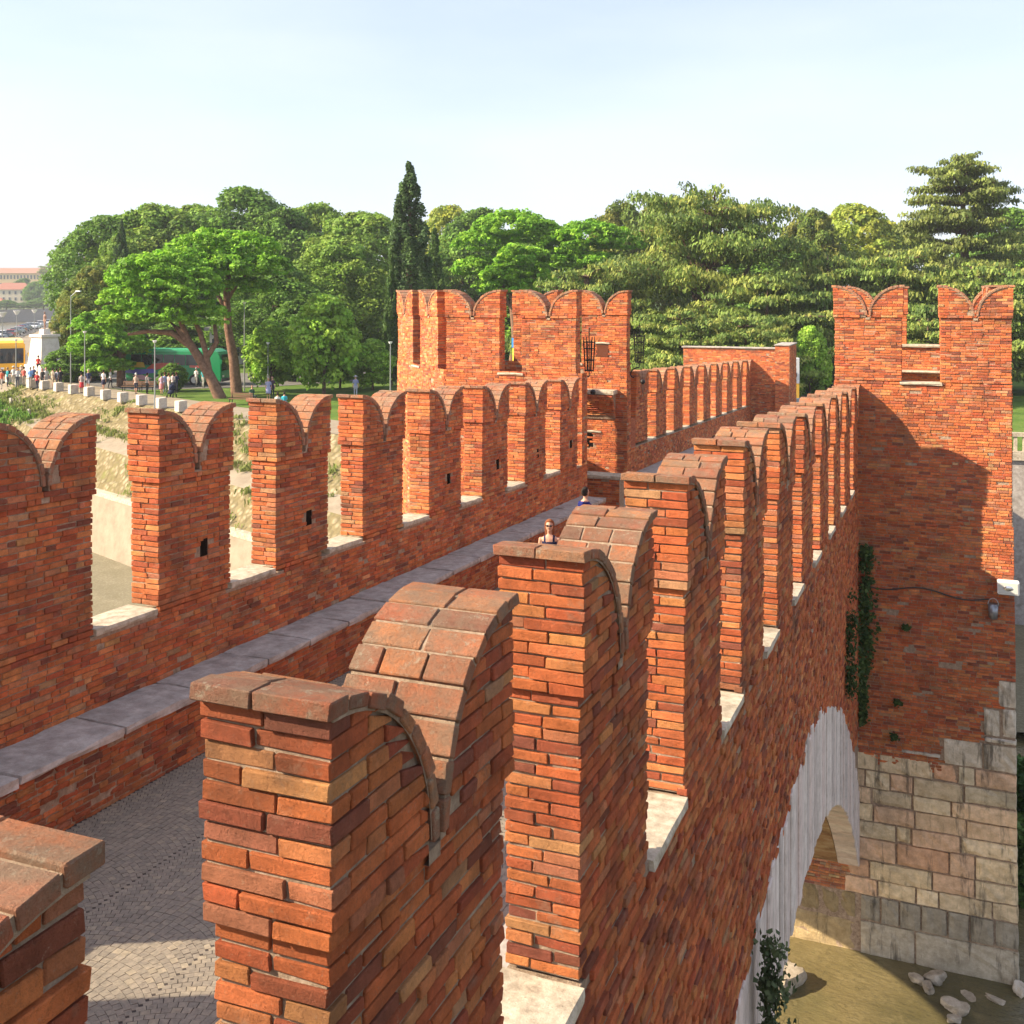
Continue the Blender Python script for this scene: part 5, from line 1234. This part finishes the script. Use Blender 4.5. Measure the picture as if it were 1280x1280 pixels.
ivy('ivy', [(XO+.05, 25.2+R.gauss(0, .22), -7.2-k*.085+R.gauss(0, .1)) for k in range(24)], (.03, .10, .07), 1000, (1, 0, .2), .065, gI, 'ivy patch on the outer face of the parapet above the arch')
ivy('wall_plant', [(XO+.12+.004*k, 11.95+.12*math.sin(k), -7.15-k*.075) for k in range(20)], (.045, .055, .06), 1300, (1, -.2, .2), .055, [(.09, .12, .05), (.11, .14, .06), (.07, .10, .04)], 'grey-green plant hanging over the white arch stones near the bottom', 'plant')
for x, z, l in ((-.72, -8.65, 'small fern tuft on the tower brick above the dark hole'), (-.9, -10.6, 'small tuft on the tower brick just above the stone'), (-1.0, -11.5, 'low tuft growing on the stone and brick joint')):
    ivy('wall_tuft', [(x, YT-.06, z)], (.045, .02, .035), 150, (0, -1, .3), .055, gI, l, 'plant')
ivy('torch_vine', [tuple(P(460-20+k*0, 500+k*6, 45)) for k in range(2)], (.1, .1, .2), 4, (0, -1, .2), .05, gI, 'tiny leaves', 'plant') if False else None
R.seed(77)
p = P(1283, 1010, 33); 
for k, (x, y, w, l) in enumerate(((1284, 1030, 33, 'upper dense green shrub at the right edge beside the pier'), (1286, 1140, 31, 'lower dense green shrub at the right edge by the waterline'))):
    q = P(x, y, w); q.z = max(q.z, WZ)-.2; c = [(R.gauss(0, .28), R.gauss(0, .4), R.uniform(0, 1.9), .45, .45, .35, 200) for _ in range(34)]
    me = crown_mesh('leaves', c, .13, .9, gI); t = empty('river_shrub', tuple(q)); tag(t, l, 'shrub'); link('leaves', me, t); st_ = limb_mesh([curve((0, 0, -1), (0, 0, 1.5), .05, .02)], 'stem', M['bark']); link('stem', st_, t)
q = P(1276, 712, 56); q.z = -16.4; t = empty('river_shrub', tuple(q)); tag(t, 'low green weeds at the foot of the embankment wall, right edge', 'shrub'); c = [(R.uniform(-1.4, 1.6), R.uniform(-.6, .6), R.uniform(.2, 1.6), .5, .5, .4, 130) for _ in range(30)]; link('leaves', crown_mesh('leaves', c, .18, .7, [(.10, .16, .03), (.13, .19, .04)]), t)
# ------------------------------------------------------------------ people: one continuous remeshed body each, clothes as zones of it
skinm = plain('skin', (.50, .27, .18), .55, .4); PM = {}
def cloth(c):
    k = tuple(round(x, 3) for x in c)
    if k not in PM: PM[k] = plain('cloth_%d' % len(PM), c, .85, .2)
    return PM[k]
HAIR = {'brown': (.10, .045, .02), 'dark': (.025, .018, .014), 'grey': (.35, .33, .31), 'blond': (.35, .22, .10), 'white': (.65, .63, .6), 'auburn': (.20, .065, .025)}
def tube(bm, pts, seg=8):
    """pts: (x,y,z,rx,ry)"""
    rings = []
    for i, p in enumerate(pts):
        a = Vector(pts[max(i-1, 0)][:3]); b = Vector(pts[min(i+1, len(pts)-1)][:3]); d = (b-a).normalized()
        u = Vector((1, 0, 0)) if abs(d.x) < .9 else Vector((0, 1, 0)); v = d.cross(u).normalized(); u = v.cross(d).normalized()
        rings.append([bm.verts.new(Vector(p[:3])+u*p[3]*math.cos(2*PI*k/seg)+v*p[4]*math.sin(2*PI*k/seg)) for k in range(seg)])
    for a, b in zip(rings[:-1], rings[1:]):
        for k in range(seg): bm.faces.new([a[k], a[(k+1) % seg], b[(k+1) % seg], b[k]])
    bm.faces.new(rings[0][::-1]); bm.faces.new(rings[-1])
def body_mesh(pose, vox):
    bm = bmesh.new(); st = pose.get('stride', .12); ar = pose.get('arm', 'down'); sit = pose.get('sit', 0)
    hz = .93 if not sit else .50
    tube(bm, [(0, 0, hz-.08, .15, .10), (0, 0, hz+.02, .165, .115), (0, -.005, hz+.16, .13, .10), (0, 0, hz+.32, .16, .115), (0, .01, hz+.46, .17, .105), (0, .01, hz+.53, .09, .07)], 12)
    tube(bm, [(0, .01, hz+.50, .055, .055), (0, -.005, hz+.62, .052, .055)], 10)
    g = bmesh.ops.create_uvsphere(bm, u_segments=14, v_segments=12, radius=1); bmesh.ops.scale(bm, vec=(.077, .098, .118), verts=g['verts']); bmesh.ops.translate(bm, vec=(0, -.012, hz+.715), verts=g['verts'])
    tube(bm, [(0, -.10, hz+.73, .010, .008), (0, -.118, hz+.695, .016, .012), (0, -.10, hz+.685, .012, .01)], 6)          # nose
    tube(bm, [(0, -.075, hz+.665, .03, .02), (0, -.085, hz+.63, .028, .022), (0, -.06, hz+.61, .03, .03)], 6)               # chin
    for s in (-1, 1):
        tube(bm, [(s*.078, .005, hz+.735, .012, .008), (s*.085, .012, hz+.71, .018, .008), (s*.078, .005, hz+.685, .012, .008)], 6)   # ears
        f = st*s
        if sit: tube(bm, [(s*.09, 0, .50, .085, .09), (s*.11, -.40, .50, .065, .065), (s*.11, -.44, .46, .058, .055), (s*.11, -.42, .08, .04, .045), (s*.11, -.43, .04, .045, .05)], 10); tube(bm, [(s*.11, -.38, .04, .045, .04), (s*.11, -.60, .03, .04, .03)], 8)
        else:
            tube(bm, [(s*.085, 0, hz-.02, .09, .095), (s*.09, -f*.5, .70, .075, .078), (s*.09, -f-.02, .50, .056, .058), (s*.09, -f*1.1+.02, .34, .052, .06), (s*.09, -f*1.4+.02, .09, .036, .04), (s*.09, -f*1.4+.02, .045, .042, .045)], 10)
            tube(bm, [(s*.09, -f*1.4+.06, .035, .04, .035), (s*.10, -f*1.4-.09, .035, .045, .034), (s*.10, -f*1.4-.17, .025, .035, .022)], 8)
        sh = (s*.175, .01, hz+.45)
        if ar == 'down' : el, wr, ha = (s*.235, .03-f*.3, hz+.18), (s*.235, -.03-f*.5, hz-.06), (s*.23, -.05-f*.5, hz-.15)
        elif ar == 'bent': el, wr, ha = (s*.225, .04, hz+.19), (s*.15, -.20, hz+.20), (s*.09, -.26, hz+.23)
        else: el, wr, ha = ((s*.27, -.10, hz+.26), (s*.13, -.24, hz+.48), (s*.07, -.26, hz+.56)) if s > 0 else ((s*.235, .03, hz+.18), (s*.235, -.03, hz-.06), (s*.23, -.05, hz-.15))
        tube(bm, [(s*.12, .01, hz+.44, .05, .06), (*sh, .056, .056), tuple(Vector(sh).lerp(Vector(el), .5))+(.046, .046), (*el, .037, .037), tuple(Vector(el).lerp(Vector(wr), .35))+(.038, .036), (*wr, .025, .022)], 8)
        w = Vector(wr); h = Vector(ha); d = (h-w).normalized(); sd = d.cross(Vector((s, 0, 0))); sd = sd.normalized() if sd.length > .1 else Vector((0, 1, 0))
        tube(bm, [tuple(w)+(.022, .018), tuple(w+d*.04)+(.02, .036), tuple(w+d*.085)+(.015, .036)], 8)
        for k in range(4):
            o = sd*(-.028+.019*k); L = (.062, .074, .07, .055)[k]; p0 = w+d*.08+o; p1 = p0+d*L*.5+Vector((0, -.006, 0)); p2 = p0+d*L+Vector((0, -.018, 0)); tube(bm, [tuple(p0)+(.0085, .0085), tuple(p1)+(.008, .008), tuple(p2)+(.0065, .0065)], 5)
        p0 = w+d*.03-sd*.03; tube(bm, [tuple(p0)+(.011, .011), tuple(p0-sd*.02+d*.03)+(.01, .01), tuple(p0-sd*.026+d*.055)+(.007, .007)], 5)
    if pose.get('skirt'): tube(bm, [(0, 0, hz+.04, .15, .12), (0, 0, .72, .19, .17), (0, 0, .48, .22, .20)], 14)
    if pose.get('pack'): tube(bm, [(0, .14, hz+.05, .11, .07), (0, .17, hz+.25, .14, .09), (0, .15, hz+.43, .11, .06)], 10)
    me = bpy.data.meshes.new('body_raw'); bm.to_mesh(me); bm.free(); o = bpy.data.objects.new('tmp', me); COL.objects.link(o)
    md = o.modifiers.new('r', 'REMESH'); md.mode = 'VOXEL'; md.voxel_size = vox; md.use_smooth_shade = True
    sm_ = o.modifiers.new('s', 'SMOOTH'); sm_.iterations = 2; sm_.factor = .5
    bpy.context.view_layer.update(); dg = bpy.context.evaluated_depsgraph_get(); e = o.evaluated_get(dg); m2 = bpy.data.meshes.new_from_object(e); m2.name = 'body'
    bpy.data.objects.remove(o); bpy.data.meshes.remove(me); m2.polygons.foreach_set('use_smooth', np.ones(len(m2.polygons), dtype=bool))
    n = len(m2.polygons); c = np.zeros(n*3, np.float32); m2.polygons.foreach_get('center', c); c = c.reshape(-1, 3); z = c[:, 2]-hz; ax = np.abs(c[:, 0])
    idx = np.zeros(n, np.int32); sl_ = pose.get('sleeve', .22); neck = .50
    top = (z > 0.02) & (z < neck) & ((ax < .165) | (z > sl_))
    if pose.get('tank'): top = (z > .02) & (z < .40) & (ax < .155) | (z >= .40) & (z < .53) & (ax > .075) & (ax < .115)
    idx[top] = 1
    lo = pose.get('leg', .1)
    leg = (c[:, 2] > lo) & (z <= .02) & ((ax < .20) | (z < -.25))
    if not sit: leg &= ~((ax > .19) & (z > -.3) & (not pose.get('skirt', False)))
    idx[leg] = 2; idx[(c[:, 2] < .075)] = 3
    if pose.get('pack'): idx[(c[:, 1] > .115) & (z > 0) & (z < .5) & (ax < .15)] = 4
    m2.materials.clear()
    for _ in range(5): m2.materials.append(skinm)
    m2.polygons.foreach_set('material_index', idx); m2.update()
    return m2, hz
POSES = {k: v for k, v in dict(walk=dict(stride=.14), stand=dict(stride=.02), shorts=dict(stride=.08, leg=.48), skirt=dict(stride=.06, skirt=1, leg=.48), pack=dict(stride=.1, pack=1, leg=.5), photo=dict(stride=.03, arm='photo'), sit=dict(sit=1, stride=0, arm='bent'), bent=dict(stride=.04, arm='bent')).items()}
BMS = {}
def hair_mesh(long=0, hat=0):
    bm = bmesh.new(); g = bmesh.ops.create_uvsphere(bm, u_segments=14, v_segments=10, radius=1)
    for v in g['verts']:
        x, y, z = v.co
        if hat: v.co = Vector((x*.10, y*.12, max(z, -.05)*.11+.035))
        else:
            if y < -.25 and z < .55: y = -.25+(y+.25)*.1
            zz = z if z > 0 or not (long and y > -.3) else z*(1+1.6*long)
            v.co = Vector((x*.09*(1+.12*long), (y*.108)+.008, zz*.122+.012))
    if hat:
        g = bmesh.ops.create_cone(bm, cap_ends=True, segments=18, radius1=.19, radius2=.18, depth=.012); bmesh.ops.translate(bm, vec=(0, 0, .035), verts=g['verts'])
    me = bpy.data.meshes.new('hair'); bm.to_mesh(me); bm.free(); me.polygons.foreach_set('use_smooth', np.ones(len(me.polygons), dtype=bool)); return me
HM_ = {}
def person(p, rz, label, pose='stand', top=(.6, .6, .6), leg=(.1, .1, .15), shoe=(.05, .05, .05), hair='dark', bag=(.05, .05, .06), scale=1., long=0, hat=None, group=None, vox=.034, extra=None):
    key = pose+str(vox)+str(extra)
    if key not in BMS: BMS[key] = body_mesh(dict(POSES[pose], **(extra or {})), vox)
    me, hz = BMS[key]; t = empty('person', tuple(p), rz); t.scale = (scale,)*3; tag(t, label, 'person', group)
    o = link('body', me, t)
    for i, c in enumerate((None, top, leg, shoe, bag)):
        if c: o.material_slots[i].link = 'OBJECT'; o.material_slots[i].material = cloth(c)
    kk = (long, bool(hat))
    if kk not in HM_: HM_[kk] = hair_mesh(long, bool(hat)); HM_[kk].materials.append(skinm)
    h = link('hat' if hat else 'hair', HM_[kk], t, loc=(0, 0, hz+.725)); h.material_slots[0].link = 'OBJECT'; h.material_slots[0].material = cloth(hat or HAIR[hair])
    return t, hz
deck = lambda x, y: Vector((x, y, ZR+SL*y))
t, hz = person(deck(-7.35, 20.7), rad(14), 'woman with long auburn hair, sunglasses and navy tank top on the walkway', 'bent', (.012, .016, .05), (.03, .04, .09), hair='auburn', long=1.25, vox=.016, extra=dict(tank=1, leg=.5), scale=.99)
bm = bmesh.new()
for s in (-1, 1): g = bmesh.ops.create_uvsphere(bm, u_segments=10, v_segments=8, radius=1); bmesh.ops.scale(bm, vec=(.030, .012, .022), verts=g['verts']); bmesh.ops.translate(bm, vec=(s*.034, -.108, hz+.735), verts=g['verts'])
rodmesh(bm, (-.07, -.10, hz+.74), (.07, -.10, hz+.74), .005); rodmesh(bm, (-.075, -.10, hz+.742), (-.085, .01, hz+.735), .004); rodmesh(bm, (.075, -.10, hz+.742), (.085, .01, hz+.735), .004)
bmobj('sunglasses', bm, plain('sunglass_lens', (.01, .01, .012), .1, .7), t, smooth=True)
person(deck(-8.08, 25.4), rad(150), 'person in dark blue half hidden behind the second merlon, left of its crest', 'stand', (.01, .015, .12), (.02, .02, .05), hair='dark', vox=.022)
person(deck(-8.3, 43.2), rad(0), 'person whose head just shows above the near copings before the end of the bridge', 'stand', (.10, .04, .22), hair='dark', vox=.03, scale=.89)
CG = 'visitors on the promenade'
white = (.62, .6, .57)
for x, y, f, lab, pose, top, leg, kw in (
    (2, 487, 20, 'person in orange-red shirt at the left edge beside the yellow bus', 'walk', (.6, .12, .06), (.4, .35, .3), {}),
    (9.5, 484, 160, 'person in teal shirt standing before the yellow bus', 'stand', (.03, .28, .30), (.05, .05, .07), {}),
    (17, 482, 200, 'person in white hat and pale shirt in the crowd, left of the group', 'stand', white, (.4, .34, .26), dict(hat=(.6, .55, .45))),
    (22, 484, 30, 'person in pale grey shirt behind the second bollard', 'bent', (.5, .5, .5), (.1, .1, .12), {}),
    (30, 483, 190, 'person in coral red shirt behind the third bollard', 'stand', (.62, .13, .10), (.3, .25, .2), {}),
    (27, 481, 100, 'person in cream top at the back of the crowd', 'stand', (.6, .5, .35), (.15, .13, .12), dict(hat=(.6, .45, .2))),
    (38, 485, 200, 'broad person in light blue shirt at the centre of the crowd', 'bent', (.18, .33, .62), (.35, .3, .25), dict(scale=1.05)),
    (42, 482, 20, 'person with dark hair right behind the light blue shirt', 'stand', (.08, .10, .22), (.05, .05, .06), {}),
    (46.5, 489, 200, 'person in red top and dark trousers between the third and fourth bollards', 'walk', (.55, .05, .05), (.03, .03, .05), dict(scale=.95)),
    (53, 485, 10, 'person in black top beside one in white, behind the fourth bollard', 'stand', (.03, .03, .03), (.05, .05, .05), {}),
    (57.5, 484, 40, 'person in white top behind the fourth bollard', 'stand', white, (.45, .45, .45), {}),
    (66, 485, 180, 'person in beige shirt and shorts left of the dark dressed pair', 'shorts', (.45, .36, .26), (.4, .33, .22), {}),
    (71, 486, 170, 'person in grey-blue shirt carrying a bag behind the fifth bollard', 'pack', (.25, .27, .33), (.03, .03, .04), {}),
    (75.5, 485, 200, 'person in black top next to the grey-blue shirt', 'bent', (.02, .02, .03), (.04, .04, .05), {}),
    (102, 492, 200, 'woman in long red skirt and grey top walking by the thin pole', 'skirt', (.35, .30, .28), (.55, .04, .05), {}),
    (110.5, 487, 30, 'person in navy top with dark shoulder bag next to the red skirt', 'pack', (.03, .04, .09), (.25, .25, .28), {}),
    (129.5, 488, 190, 'person in white shirt and long dark skirt, left of a pair on the lawn', 'skirt', white, (.03, .03, .06), {}),
    (138, 486, 150, 'person in white shirt and black trousers, right of a pair on the lawn', 'walk', white, (.03, .03, .04), {}),
    (170, 493, 200, 'person in beige shirt and dark shorts in front of the left park bench', 'shorts', (.45, .34, .27), (.04, .04, .06), dict(hair='white')),
    (184, 493, 170, 'person in grey shirt and black trousers in front of the right park bench', 'stand', (.26, .24, .22), (.02, .02, .02), {}),
    (202, 494, 200, 'woman in pink skirt left of the pushchair', 'skirt', (.45, .30, .38), (.60, .22, .22), {}),
    (206, 492, 220, 'person in light blue top just behind the pink skirt', 'stand', (.30, .38, .60), (.3, .3, .35), {}),
    (211, 493, 160, 'person in pale pink top by the pushchair', 'bent', (.6, .42, .38), (.5, .45, .4), {}),
    (216, 492, 190, 'person in white patterned top behind the pushchair', 'bent', (.6, .5, .48), (.06, .06, .1), {}),
    (220.5, 492, 190, 'person in dark navy jacket right of the pushchair', 'bent', (.02, .025, .06), (.02, .02, .04), dict(scale=1.02)),
    (245.5, 484, 180, 'person in white shirt at the coach door, left one', 'bent', (.55, .5, .47), (.3, .28, .25), {}),
    (254, 485, 170, 'person in teal shirt and pale trousers at the coach door', 'stand', (.05, .28, .30), (.42, .42, .36), {}),
    (335.5, 500, 30, 'person in lilac dress standing by the short lamp post on the lawn', 'skirt', (.32, .32, .50), (.32, .32, .50), {}),
    (340.5, 498, 20, 'person in dark clothes beside the lilac dress', 'stand', (.05, .03, .05), (.03, .03, .04), {}),
    (444.5, 497, 200, 'person in grey-blue shirt with a hat on the path left of the cypress foot', 'stand', (.25, .26, .42), (.4, .4, .45), dict(hat=(.4, .4, .42))),
    (315, 503, 60, 'dark-haired person sitting low behind the second far merlon crest', 'sit', (.05, .10, .06), (.04, .04, .05), {})):
    hr = kw.pop('hair', R.choice(['dark', 'brown', 'grey', 'blond', 'dark'])) 
    person(G(x, y, GZ-.0)+Vector((0, 0, .04)), rad(f), lab, pose, top, leg, hair=hr, group=CG, **kw)
for x, y, lab, top in ((347, 506, 'sitting person in white shirt on the grass behind the third far merlon', white), (355.5, 505, 'sitting person in turquoise top on the grass behind the third far merlon', (.05, .40, .50))):
    person(G(x, y)+Vector((0, 0, -.38)), rad(200), lab, 'sit', top, (.1, .1, .15), hair='dark', group=CG)
# pushchair
p = G(214.5, 497); t = empty('pushchair', tuple(p), rad(20)); tag(t, 'dark blue pushchair with tilted hood among the people behind the bollards', 'pushchair')
nav = plain('pushchair_fabric', (.015, .02, .05), .8, .2)
bm = bmesh.new()
for a, b in (((-.25, -.4, .15), (-.25, .45, 1.0)), ((.25, -.4, .15), (.25, .45, 1.0)), ((-.25, .4, .15), (-.25, -.1, .6)), ((.25, .4, .15), (.25, -.1, .6)), ((-.25, .45, 1.0), (.25, .45, 1.0))): rodmesh(bm, a, b, .022)
bmobj('frame', bm, iron, t)
bm = bmesh.new(); tube(bm, [(0, -.35, .42, .24, .12), (0, 0, .48, .26, .14), (0, .25, .70, .25, .14)], 10); bmobj('seat', bm, nav, t, smooth=True)
bm = bmesh.new(); g = bmesh.ops.create_uvsphere(bm, u_segments=12, v_segments=8, radius=.34); bmesh.ops.scale(bm, vec=(.8, 1, .8), verts=g['verts']); bmesh.ops.translate(bm, vec=(0, .12, .82), verts=g['verts']); bmobj('hood', bm, nav, t, smooth=True)
tyre = plain('tyre_rubber', (.02, .02, .02), .8, .2); chrome = plain('rim_metal', (.5, .5, .5), .3, .6, .8)
def wheel(parent, loc, r, w, rim=True):
    bm = bmesh.new(); g = bmesh.ops.create_cone(bm, cap_ends=True, segments=20, radius1=r, radius2=r, depth=w); bmesh.ops.rotate(bm, matrix=Matrix.Rotation(PI/2, 3, 'Y'), verts=g['verts']); wh = bmobj('wheel', bm, tyre, parent, loc)
    if rim:
        bm = bmesh.new(); g = bmesh.ops.create_cone(bm, cap_ends=True, segments=16, radius1=r*.6, radius2=r*.6, depth=w*1.06); bmesh.ops.rotate(bm, matrix=Matrix.Rotation(PI/2, 3, 'Y'), verts=g['verts']); bmobj('rim', bm, chrome, wh)
    return wh
for sx in (-.24, .24):
    for sy in (-.4, .4): wheel(t, (sx, sy, .12), .12, .05, False)
# ------------------------------------------------------------------ vehicles
def loft(name, prof, hw, mat, parent, taper=None, loc=(0, 0, 0), b=.06):
    """side profile (y, z) extruded across x from -hw to hw; taper(z) scales the half width"""
    bm = bmesh.new(); A, B_ = [], []
    for y, z in prof:
        k = taper(z) if taper else 1; A.append(bm.verts.new((-hw*k, y, z))); B_.append(bm.verts.new((hw*k, y, z)))
    n = len(prof); bm.faces.new(A); bm.faces.new(B_[::-1])
    for i in range(n): bm.faces.new([A[i], B_[i], B_[(i+1) % n], A[(i+1) % n]])
    bmesh.ops.recalc_face_normals(bm, faces=bm.faces[:])
    if b: bmesh.ops.bevel(bm, geom=[e for e in bm.edges], offset=b, segments=2, affect='EDGES', clamp_overlap=True)
    return bmobj(name, bm, mat, parent, loc, smooth=False)
def paint(name, c, r=.25): return plain(name, c, r, .6)
glass = plain('dark_glass', (.015, .02, .025), .06, .8)
def bus(p, rz, label, col, colb, L=12, H=3.55, deco=True, cat='coach', kind='coach'):
    t = empty(kind, tuple(p), rz); tag(t, label, cat); W2 = 1.25; pm = paint(kind+'_paint', col); pb = paint(kind+'_roof_paint', colb)
    loft('body', [(-L/2, .35), (L/2, .35), (L/2, H-.35), (L/2-.25, H-.25), (-L/2+.3, H-.25), (-L/2+.08, H-.6), (-L/2, 1.3)], W2, pm, t, b=.08)
    loft('roof', [(-L/2+.4, H-.26), (L/2-.3, H-.26), (L/2-.5, H), (-L/2+.9, H)], W2-.1, pb, t, b=.05)
    for s in (-1, 1):
        n = 7; a, b = -L/2+1.3, L/2-.5; wd = (b-a)/n
        for k in range(n): boxobj('window', .03, wd-.07, .98, (s*(W2+.012), a+wd*(k+.5), 2.32), glass, t, .01)
        boxobj('skirt_band', .02, L-.8, .14, (s*(W2+.008), 0, .5), paint(kind+'_band', tuple(x*.5 for x in col)), t, 0)
        for yy in (-L/2+2.6, L/2-3.2): wheel(t, (s*(W2-.10), yy, .5), .5, .28)
        boxobj('mirror', .12, .14, .4, (s*(W2+.28), -L/2-.12, 2.2), pm, t, .03)
        boxobj('headlight', .34, .06, .2, (s*.85, -L/2-.02, .85), plain(kind+'_lamp', (.8, .8, .75), .1, .8), t, .02)
    boxobj('windscreen', 2.2, .05, 1.5, (0, -L/2-.005, 2.1), glass, t, .02); boxobj('door', .03, .85, 2.2, (W2+.018, -L/2+.75, 1.55), glass, t, .01)
    boxobj('bumper', 2.5, .16, .28, (0, -L/2-.05, .5), plain(kind+'_bumper', (.05, .05, .05), .6, .3), t, .04)
    if deco:
        def poly(name, pts, c):
            s = -W2-.03; me = pymesh(name, [(s, y, z) for y, z in pts]+[(s+.01, y, z) for y, z in pts], [list(range(len(pts)))]); me.materials.append(paint(name+'_paint', c)); link(name, me, t)
        poly('blue_swoosh', [(4.6, 1.5), (4.9, 1.15), (3.2, .95), (1.6, 1.15), (1.9, 1.5), (3.2, 1.42)], (.10, .10, .50)); poly('red_swoosh', [(2.6, 1.5), (2.0, 1.95), (1.0, 2.05), (-.6, 2.02), (-.2, 1.75), (1.0, 1.6), (1.6, 1.4)], (.45, .06, .04))
        poly('pink_patch', [(4.0, .9), (3.0, .92), (2.0, .6), (2.6, .45), (3.4, .5)], (.65, .35, .42)); poly('yellow_swoosh', [(4.2, 1.6), (3.6, 2.1), (2.9, 2.1), (2.7, 1.62)], (.65, .42, .05)); poly('red_lettering_patch', [(-1.6, 1.65), (-1.6, 1.85), (-2.6, 1.8), (-2.5, 1.6)], (.55, .10, .08))
    return t
p = P(224, 470, 100); p.z = GZ+.03
bus(p, rad(-68.4+180-8), 'green coach with red and violet swooshes parked behind the pines', (.012, .24, .085), (.06, .42, .20), L=9.3, H=3.3)
p = P(13, 470, 113); p.z = GZ+.03
bus(p, rad(48), 'yellow bus cut by the left edge, dark windscreen towards the crowd', (.80, .42, .02), (.80, .50, .04), L=9.5, H=3.6, deco=False, kind='bus', cat='bus')
def car(col, name='parked_car'):
    t = empty(name); pm = paint('car_paint_%.2f_%.2f' % (col[0], col[2]), col)
    loft('body', [(-2.1, .3), (2.1, .3), (2.15, .7), (2.05, .92), (1.2, .98), (-1.0, .98), (-1.9, .85), (-2.15, .62)], .86, pm, t, b=.07)
    loft('cabin', [(-1.0, .96), (1.55, .96), (1.25, 1.36), (.9, 1.44), (-.1, 1.44), (-.35, 1.38)], .78, glass, t, taper=lambda z: 1-(z-.96)*.28, b=.05)
    loft('roof', [(-.3, 1.42), (1.1, 1.42), (1.0, 1.475), (-.2, 1.475)], .66, pm, t, b=.02)
    for s in (-1, 1):
        for y in (-1.35, 1.3): wheel(t, (s*.78, y, .32), .32, .2)
        boxobj('headlight', .3, .06, .14, (s*.6, -2.1, .68), plain('car_lamp', (.8, .8, .78), .1, .8) if 'car_lamp' not in bpy.data.materials else bpy.data.materials['car_lamp'], t, .02)
    return t
CARS = {n: car(c) for n, c in dict(white=(.7, .7, .7), silver=(.42, .44, .47), black=(.02, .02, .025), blue=(.05, .10, .25), red=(.35, .04, .04), grey=(.16, .17, .19)).items()}
usedc = set()
def place_car(col, p, rz, label, group='cars parked along the river road'):
    c = CARS[col] if col not in usedc else copy_tree(CARS[col]); usedc.add(col); c.location = tuple(p); c.rotation_euler = (0, 0, rz); tag(c, label, 'car', group if group else None)
    if not group and 'group' in c: del c['group']
row = [(1, 429, 'silver', 'silver car at the left edge, nearest of the parked row'), (7.5, 426, 'black', 'dark car second nearest in the parked row'), (2, 422, 'white', 'pale car behind the nearest silver one'), (13.5, 421, 'red', 'first dark red car in the parked row'), (18, 418.5, 'grey', 'grey car just beyond the first red one'), (22.5, 416.5, 'silver', 'silver car between grey and red ones'), (25.5, 415, 'red', 'second red car in the parked row'), (29, 413.5, 'blue', 'dark blue car in the middle of the parked row'), (32.5, 412, 'grey', 'grey car after the dark blue one'), (36, 410.5, 'silver', 'silver car towards the far end of the row'), (39, 409.5, 'black', 'black car near the far end of the row'), (44, 410.5, 'white', 'white car standing out at the far end of the row'), (50, 407.5, 'white', 'last small white car before the trees'), (60, 405.5, 'silver', 'farthest silver car beside the tree crowns')]
for i, (x, y, c, l) in enumerate(row): place_car(c, G(x, y+1)+Vector((0, 0, .03)), rad(32+R.uniform(-4, 4)), l)
place_car('black', G(90, 474)+Vector((0, 0, .03)), rad(100), 'black car parked behind the low dark leafy tree', None)
place_car('white', G(80.5, 475.5)+Vector((0, 0, .03)), rad(60), 'white car half seen left of the low dark leafy tree', None)
place_car('grey', G(1030, 466)+Vector((0, 0, .03)), rad(112), 'grey car behind the thin young tree beyond the bridge', None)
# ------------------------------------------------------------------ monument
p = P(56, 470, 108); t = empty('monument', (p.x, p.y, GZ), rad(-12)); tag(t, 'white stone monument with tapering plinth and a figure on top beside the crowd', 'monument')
ms = stone('monument_stone', (.58, .50, .42), (.70, .63, .55), (.78, .72, .64), 2, .12)
def frust(name, w0, d0, w1, d1, z0, z1, ox=0, oy=0):
    return solid(name, ([(-w0/2+ox, -d0/2+oy, z0), (w0/2+ox, -d0/2+oy, z0), (w0/2+ox, d0/2+oy, z0), (-w0/2+ox, d0/2+oy, z0)], [(-w1/2+ox, -d1/2+oy, z1), (w1/2+ox, -d1/2+oy, z1), (w1/2+ox, d1/2+oy, z1), (-w1/2+ox, d1/2+oy, z1)]), ms, t)
frust('lower_step', 3.6, 3.4, 3.5, 3.3, 0, .55); frust('upper_step', 2.9, 2.8, 2.8, 2.7, .55, 1.35); frust('plinth', 2.3, 2.3, 1.75, 1.8, 1.35, 4.1); frust('cap', 2.1, 2.1, 2.1, 2.1, 4.1, 4.35); frust('pedestal', .8, .8, .7, .7, 4.35, 4.9)
stt = plain('statue_bronze', (.30, .17, .12), .6, .4); o = link('statue', BMS['stand0.034None'][0], t, loc=(0, 0, 4.88)); o.scale = (1, 1, 1)
for s in o.material_slots: s.link = 'OBJECT'; s.material = stt
q = t.matrix_basis @ Vector((-.35, -1.45, .56)); person(Vector((t.location.x, t.location.y, GZ+.56))+Matrix.Rotation(rad(41.5), 3, 'Z') @ Vector((-.5, -1.55, 0)), rad(200), 'person in red shirt and black shorts standing on the monument step', 'stand', (.6, .05, .04), (.02, .02, .02), hair='dark', group=CG)
# ------------------------------------------------------------------ haze
def haze():
    zt = max((v for v in (16.0,)), default=16); x0, x1, y0, y1 = -1000, 500, -60, 1000
    me = pymesh('haze', [(x, y, z) for x in (x0, x1) for y in (y0, y1) for z in (-20, 26)], BF); m = bpy.data.materials.new('haze_air'); m.use_nodes = True; nt = m.node_tree; nt.nodes.clear()
    v = nt.nodes.new('ShaderNodeVolumePrincipled'); v.inputs['Color'].default_value = (.88, .93, 1, 1); v.inputs['Density'].default_value = HAZE; v.inputs['Anisotropy'].default_value = 0
    o = nt.nodes.new('ShaderNodeOutputMaterial'); nt.links.new(v.outputs[0], o.inputs['Volume']); me.materials.append(m); tag(link('haze', me), kind='stuff')
HAZE = .00022
haze()
